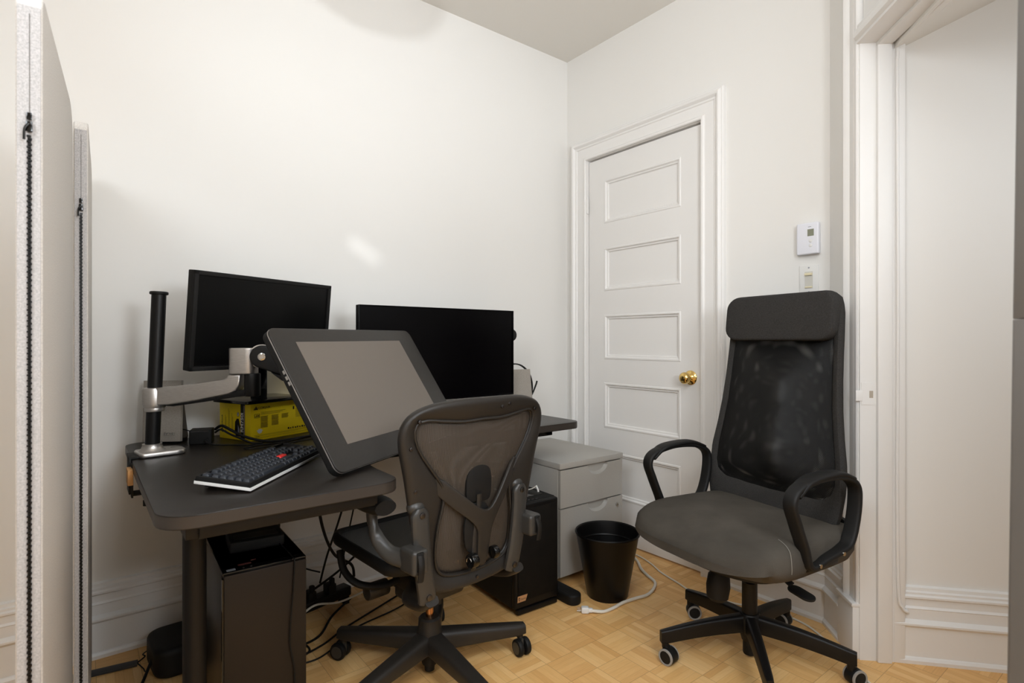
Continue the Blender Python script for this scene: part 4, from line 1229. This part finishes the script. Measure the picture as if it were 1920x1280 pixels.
# arms
for s in (-1, 1):
    ar_ = B()
    ax = -.030 if s > 0 else 0
    ar_.tube([(s * .236 + ax, -.262, .508), (s * .244 + ax, -.225, .506), (s * .262 + ax, -.185, .512), (s * .275 + ax, -.150, .540), (s * .281 + ax, -.128, .580), (s * .281 + ax, -.118, .622)], .029, r2=.014, seg=16, n=8, up=(0, .55, 1), power=2.6, rfun=lambda t: (1 - .55 * t, 1 - .05 * t))
    arm = ar_.build('arm', AEROL, ac)
    b = B(); b.box((s * .232 + ax, -.256, .508), (.050, .070, .066), .012, seg=4); b.build('arm_yoke', AEROL, arm)
    b = B(); b.box((s * .236 + ax, -.284, .512), (.022, .020, .05), .004); b.tube([(s * .236 + ax, -.292, .530), (s * .238 + ax, -.300, .500), (s * .238 + ax, -.294, .462)], .0095, r2=.005, seg=10, up=(1, 0, 0)); b.build('arm_lever', BLKM, arm)
    rings = []
    n = 14
    for k in range(n + 1):
        t = k / n
        y = -.195 + .265 * t
        e_ = max(.05, math.sqrt(max(0, 1 - (abs(t - .45) / .56) ** 3)))
        w = .052 * e_ * (1 - .18 * t)
        h = .036 * e_ * (1 - .60 * t)
        rings.append([(s * .281 + ax * 1.2 + w * .9 * math.cos(a), y, .642 - .004 * t + h * math.sin(a) * .8) for a in [2 * PI * j / 18 for j in range(18)]])
    b = B(); b.loft(rings); b.build('arm_pad', BLKM, arm, ang=60)

# ------------------------------------------------------------------ black high-back chair (right)
mc = empty('office_chair', (-.47, -1.40, 0), rz=80, label='black high-back office chair with headrest and looped arms beside the closed door', cat='office chair')
def caster_m(lg, X, a):
    wa = {147: -118, 219: 0, 291: -55, 3: 60, 75: -75}.get(round(math.degrees(a) + 80) % 360, 0)
    Y = X @ Mx.Rotation(-a, 4, 'Z') @ Mx.Rotation(math.radians(wa + 30 - 80), 4, 'Z')
    b = B()
    b.cyl((.014, -.021, .0265), (.014, .021, .0265), .0265, M=Y, seg=32, bev=.003); b.box((.004, 0, .045), (.02, .02, .03), .004, M=Y); cs = b.build('caster', BLKM, lg)
    b = B()
    for s in (-1, 1):
        X2 = Y @ Mx.Translation((.014, s * .0205, .0265)) @ Mx.Rotation(-s * PI / 2, 4, 'X')
        b.lathe([(.0262, -.006), (.0268, -.002), (.0262, .0015), (.021, .002), (.0205, .0005)], M=X2, seg=32, caps=False)
    b.build('tread', CASG, cs)
mang = [q - 80 for q in (147, 219, 291, 3, 75)]
star_base(mc, mang, .315, BLKMET, .035, 0, .152, .106, .038, .024, .058, .044, caster_m, arch=.012)
b = B(); b.lathe([(.001, .062), (.026, .062), (.029, .075), (.036, .09), (.038, .14), (.030, .155), (.001, .157)]); b.build('base_hub', BLKMET, mc)
b = B(); b.lathe([(.001, .014), (.020, .014), (.022, .018), (.022, .070), (.001, .071)]); b.build('cylinder_foot', BLKM, mc)
b = B(); b.cyl((0, 0, .15), (0, 0, .26), .025, seg=26); b.cyl((0, 0, .26), (0, 0, .40), .0145, seg=22); b.build('gas_spring', BLKMET, mc)
b = B(); b.box((0, 0, .392), (.20, .24, .036), .008); b.cyl((0, .0, .345), (0, 0, .38), .035); b.build('tilt_mechanism', BLKMET, mc)
b = B(); b.lathe([(.001, 0), (.022, .002), (.034, .014), (.038, .05), (.034, .085), (.026, .095), (.024, .155), (.001, .156)], M=Mx.Translation((-.006, .165, .232)) @ Mx.Rotation(math.radians(6), 4, 'X')); b.build('tension_knob', BLKM, mc)
b = B(); b.tube([(-.03, .02, .375), (-.10, .015, .348), (-.165, .01, .316)], .015, r2=.006, seg=10, up=(0, 1, 0))
b.prism(rrect(.085, .05, .024, 8), 0, .008, .003, M=Mx.Translation((-.197, .008, .297)) @ Mx.Rotation(math.radians(-9), 4, 'Y')); b.build('height_lever', BLKM, mc)
b = B(); b.tube([(.10, .05, .375), (.22, .06, .36), (.268, .065, .355)], .008, seg=10); b.sphere((.275, .066, .353), .018, 16, (1.3, .8, .8)); b.build('tilt_lever', BLKM, mc)
# seat cushion
def seat_outline(n=72):
    pts = [(.0, .345), (.10, .343), (.19, .326), (.262, .278), (.286, .19), (.285, .06), (.280, -.06), (.262, -.16), (.20, -.205), (0, -.215), (-.20, -.205), (-.262, -.16), (-.280, -.06), (-.287, .06), (-.292, .19), (-.270, .275), (-.19, .326), (-.10, .343)]
    return catmull([(x, y, 0) for x, y in pts], 4, True)
so = seat_outline()
def seat_ring(t, z, fr=0):
    r = []
    for p in so:
        x, y = p.x * t, .05 + (p.y - .05) * t
        front = max(0, (y - .10) / .24)
        zz = z - (.034 * front ** 2 if z > .44 else .012 * front ** 2 * -1)
        zz += .012 * (abs(x) / .28) ** 2 if z > .45 else 0
        r.append((x, y, zz))
    return r
b = B()
b.loft([seat_ring(.90, .398), seat_ring(.96, .404), seat_ring(1.0, .428), seat_ring(1.005, .450), seat_ring(.985, .474), seat_ring(.94, .489), seat_ring(.86, .496), seat_ring(.7, .500), seat_ring(.5, .502), seat_ring(.25, .502), seat_ring(.05, .502)])
cush = b.build('seat_cushion', FABS, mc, ang=80)
ks = min(range(len(so)), key=lambda i: (so[i].x + .290) ** 2 + (so[i].y - .20) ** 2)
sp_ = [seat_ring(t, z)[ks] for t, z in ((1.0, .428), (1.005, .450), (.985, .474), (.94, .489), (.86, .496), (.78, .498))]
b = B(); b.tube([(p[0] * 1.003, .05 + (p[1] - .05) * 1.003, p[2] + .0006) for p in sp_], .0011, seg=6, n=8); b.build('seam_stitching', mat('pale_grey_thread', (128, 124, 116), .9), cush)
b = B(); b.prism([(p.x * .84, .03 + (p.y - .03) * .84) for p in so], .386, .404, .006); b.build('seat_pan', BLKM, mc)
# back
CX = .026
def mb(z): return -(.150 + .115 * (z - .5) + (.10 * max(0, .62 - z)) ** 1.0 * -.6)
BT = [(.40, .150), (.425, .205), (.47, .247), (.53, .262), (.60, .268), (.68, .266), (.77, .250), (.86, .238), (.96, .230), (1.05, .226), (1.12, .224), (1.20, .220), (1.245, .205), (1.26, .17)]
def bw_(z): return half(BT, z)
zs = [z for z, _ in BT]
def back_pt(x, z, d): return (CX + x, mb(z) + d + .30 * x * x, z)
outer = [(bw_(z), z) for z in zs]
OUT = [(x, z) for x, z in outer[::-1]] + [(-x, z) for x, z in outer]
def resample(L, n):
    P = [V((x, z, 0)) for x, z in L]
    P.append(P[0])
    seg = [(P[i + 1] - P[i]).length for i in range(len(P) - 1)]
    tot = sum(seg)
    out = []
    for k in range(n):
        d = tot * k / n
        i = 0
        while d > seg[i]: d -= seg[i]; i += 1
        out.append(P[i].lerp(P[i + 1], d / seg[i]))
    return [(p.x, p.y) for p in out]
HIN = [(.196, 1.13), (.200, 1.05), (.204, .96), (.210, .86), (.222, .77), (.236, .68), (.238, .62), (.228, .585), (.19, .563), (0, .556)]
def polar2(L, c, n, closed_top):
    pts = [V((x, z, 0)) for x, z in L]
    fine = []
    for p, q in zip(pts[:-1], pts[1:]):
        for k in range(20): fine.append(p.lerp(q, k / 20))
    fine.append(pts[-1])
    an = [(math.atan2(p.x, p.y - c), p) for p in fine]
    out = []
    for k in range(n + 1):
        a = PI * k / n
        best = an[0][1] if a < an[0][0] else an[-1][1]
        for (a0, p0), (a1, p1) in zip(an[:-1], an[1:]):
            if a0 <= a <= a1 and a1 > a0:
                best = p0.lerp(p1, (a - a0) / (a1 - a0)); break
        out.append((best.x, best.y))
    return out + [(-x, z) for x, z in out[-2:0:-1]]
cz = .84
OU2 = polar2([(0, 1.262), (.17, 1.260), (.205, 1.245)] + [(x, z) for x, z in outer[::-1]][2:] + [(0, .40)], cz, 72, True)
IN2 = polar2([(0, 1.135)] + HIN, cz, 72, True)
rings = []
for (ox, oz), (ix, iz) in zip(OU2, IN2):
    f0, f1 = V(back_pt(ox, oz, 0)), V(back_pt(ix, iz, 0))
    dn = V((0, 1, .12)).normalized()
    c_ = (f0 + f1) / 2
    hv = (f0 - f1) / 2
    ring = []
    e_ = min(.012, hv.length * .5)
    u = hv.normalized()
    for (a, h_) in ((-1, .006), (-1, .014), (-.0, .017), (0, .017), (1, .012), (1, -.010), (0, -.018), (-1, -.012)):
        pass
    prof = [(-hv.length, -.010), (-hv.length, .008), (-hv.length + e_, .014), (hv.length - e_, .014), (hv.length, .006), (hv.length, -.012), (hv.length - e_, -.018), (-hv.length + e_, -.018)]
    for a, d in prof: ring.append(c_ + u * a + dn * d)
    rings.append(ring)
b = B(); b.loft(rings, caps=False, ring_closed=True); mbk = b.build('back_frame', FAB, mc, ang=50)
def net(dy, sc, name, m, sag, wave=0):
    b = B()
    R = []
    for k in range(1, 13):
        t = k / 12
        R.append([back_pt(x * t * sc, cz + (z - cz) * t * (1 + (sc - 1) * .5), dy - sag * (1 - t * t) + wave * (1 - t * t) * (math.sin(16 * x * t + 21 * (z - cz) * t) + math.sin(31 * (z - cz) * t - 9 * x * t))) for x, z in IN2])
    b.loft(R)
    return b.build(name, m, mc, ang=180)
net(.008, 1.03, 'back_mesh', MNET, .012)
net(-.014, 1.03, 'rear_mesh', MNET2, .012, .005)
# headrest
rings = []
n = 10
for k in range(n + 1):
    a = -PI / 2 + PI * k / n
    dpt_, ins = math.sin(a), math.cos(a)
    yy = .030 * dpt_
    s_ = .86 + .14 * max(0, ins) ** .6
    rr = rrect(.436 * (.95 + .05 * max(0, ins) ** .5), .172 * s_, .042 * s_ + .006, 6)
    rings.append([(CX + p[0], mb(1.176 + p[1]) + .022 + yy + .30 * p[0] ** 2, 1.176 + p[1]) for p in rr])
b = B(); b.loft(rings); hr = b.build('headrest', FAB, mc, ang=80)
b = B()
b.tube([(CX + p[0], mb(1.176 + p[1]) + .0525 + .30 * p[0] ** 2 - .006, 1.176 + p[1]) for p in rrect(.430, .160, .045, 6)], .0016, seg=6, smooth=False, closed=True); b.build('headrest_piping', FAB, hr)
b = B(); b.prism(rrect(.46, .115, .05, 8, 0, .455), -.012, .006, .004, M=Mx(((1, 0, 0, -.01), (0, 0, -1, -.195), (0, 1, 0, 0), (0, 0, 0, 1)))); b.build('back_bracket', BLKM, mc)
# loop arms
for s in (-1, 1):
    X = s * .292
    loop = [(X, .115, .438), (X, .142, .50), (X, .176, .575), (X, .196, .632), (X, .168, .668), (X, .09, .686), (X, .01, .687), (X, -.06, .676), (X, -.105, .648), (X, -.112, .60), (X, -.098, .53), (X, -.072, .478), (X, -.03, .462), (X, .04, .450)]
    b = B(); b.tube(loop, .0215, r2=.0095, seg=14, n=8, up=(1, 0, 0), closed=True, power=3.4); am = b.build('armrest', BLKM, mc, ang=50)
    b = B(); b.tube([(X, .178, .650), (X, .13, .684), (X, .06, .695), (X, -.02, .694), (X, -.085, .672)], .0275, r2=.0085, seg=14, n=8, up=(1, 0, 0), power=2.6, rfun=lambda t: (.8 + .2 * math.sin(PI * t), 1)); b.build('arm_pad', RUB, am, ang=60)
    b = B(); b.box((X - s * .045, .045, .430), (.09, .15, .018), .004); b.build('arm_bracket', BLKMET, am)
    for yy, zz in ((.092, .443), (-.02, .459)):
        b = B(); b.cyl((X + s * .021, yy, zz), (X + s * .0245, yy, zz), .006, seg=16); b.build('screw', CHROME, am)

# ------------------------------------------------------------------ thermostat and dimmer switch on the right wall
RW = lambda y, z: frame((0, y, z), (0, -1, 0), (0, 0, 1))      # x to the right seen from the room, y up, z into the room
tm = empty('thermostat', (0, -1.396, 1.432), label='white wall thermostat with small grey display above the light switch', cat='thermostat')
X = Mx.Translation((0, 1.396, -1.432)) @ RW(-1.396, 1.494)
b = B(); b.box((0, 0, .006), (.076, .112, .012), .003, M=X); b.box((0, 0, .019), (.084, .124, .020), .006, M=X, seg=3); b.build('housing', mat('cool_white_plastic', (230, 230, 236), .4), tm)
b = B(); b.box((.013, .022, .0292), (.024, .027, .001), M=X); b.build('display', LCD, tm)
for z in (-.011, -.029):
    b = B(); b.lathe([(.0065, 0), (.0065, .0015), (.005, .0025), (.0005, .0026)], M=X @ Mx.Translation((.013, z, .0288)), seg=24); b.build('button', WPL, tm)
b = B(); b.box((.009, .045, .0292), (.012, .002, .0006), M=X); b.build('maker_mark', GREYP, tm)
sw = empty('light_switch', (0, -1.392, 1.276), label='white dimmer switch plate with ivory slider just above the headrest', cat='light switch')
X = Mx.Translation((0, 1.392, -1.276)) @ RW(-1.392, 1.333)
b = B(); b.box((0, 0, .003), (.072, .116, .006), .002, M=X); b.build('plate', WPL, sw)
b = B(); b.box((0, .0, .0062), (.030, .066, .002), M=X); b.build('slot', mat('pale_recess', (206, 202, 192), .5), sw)
b = B(); b.box((0, .022, .010), (.028, .010, .010), .002, M=X); b.box((0, -.029, .008), (.028, .006, .005), .001, M=X); b.build('slider', IVORY, sw)
for z in (.048, -.048):
    b = B(); b.cyl((0, z, .0055), (0, z, .0068), .0032, M=X, seg=14); b.build('screw', GREYP, sw)
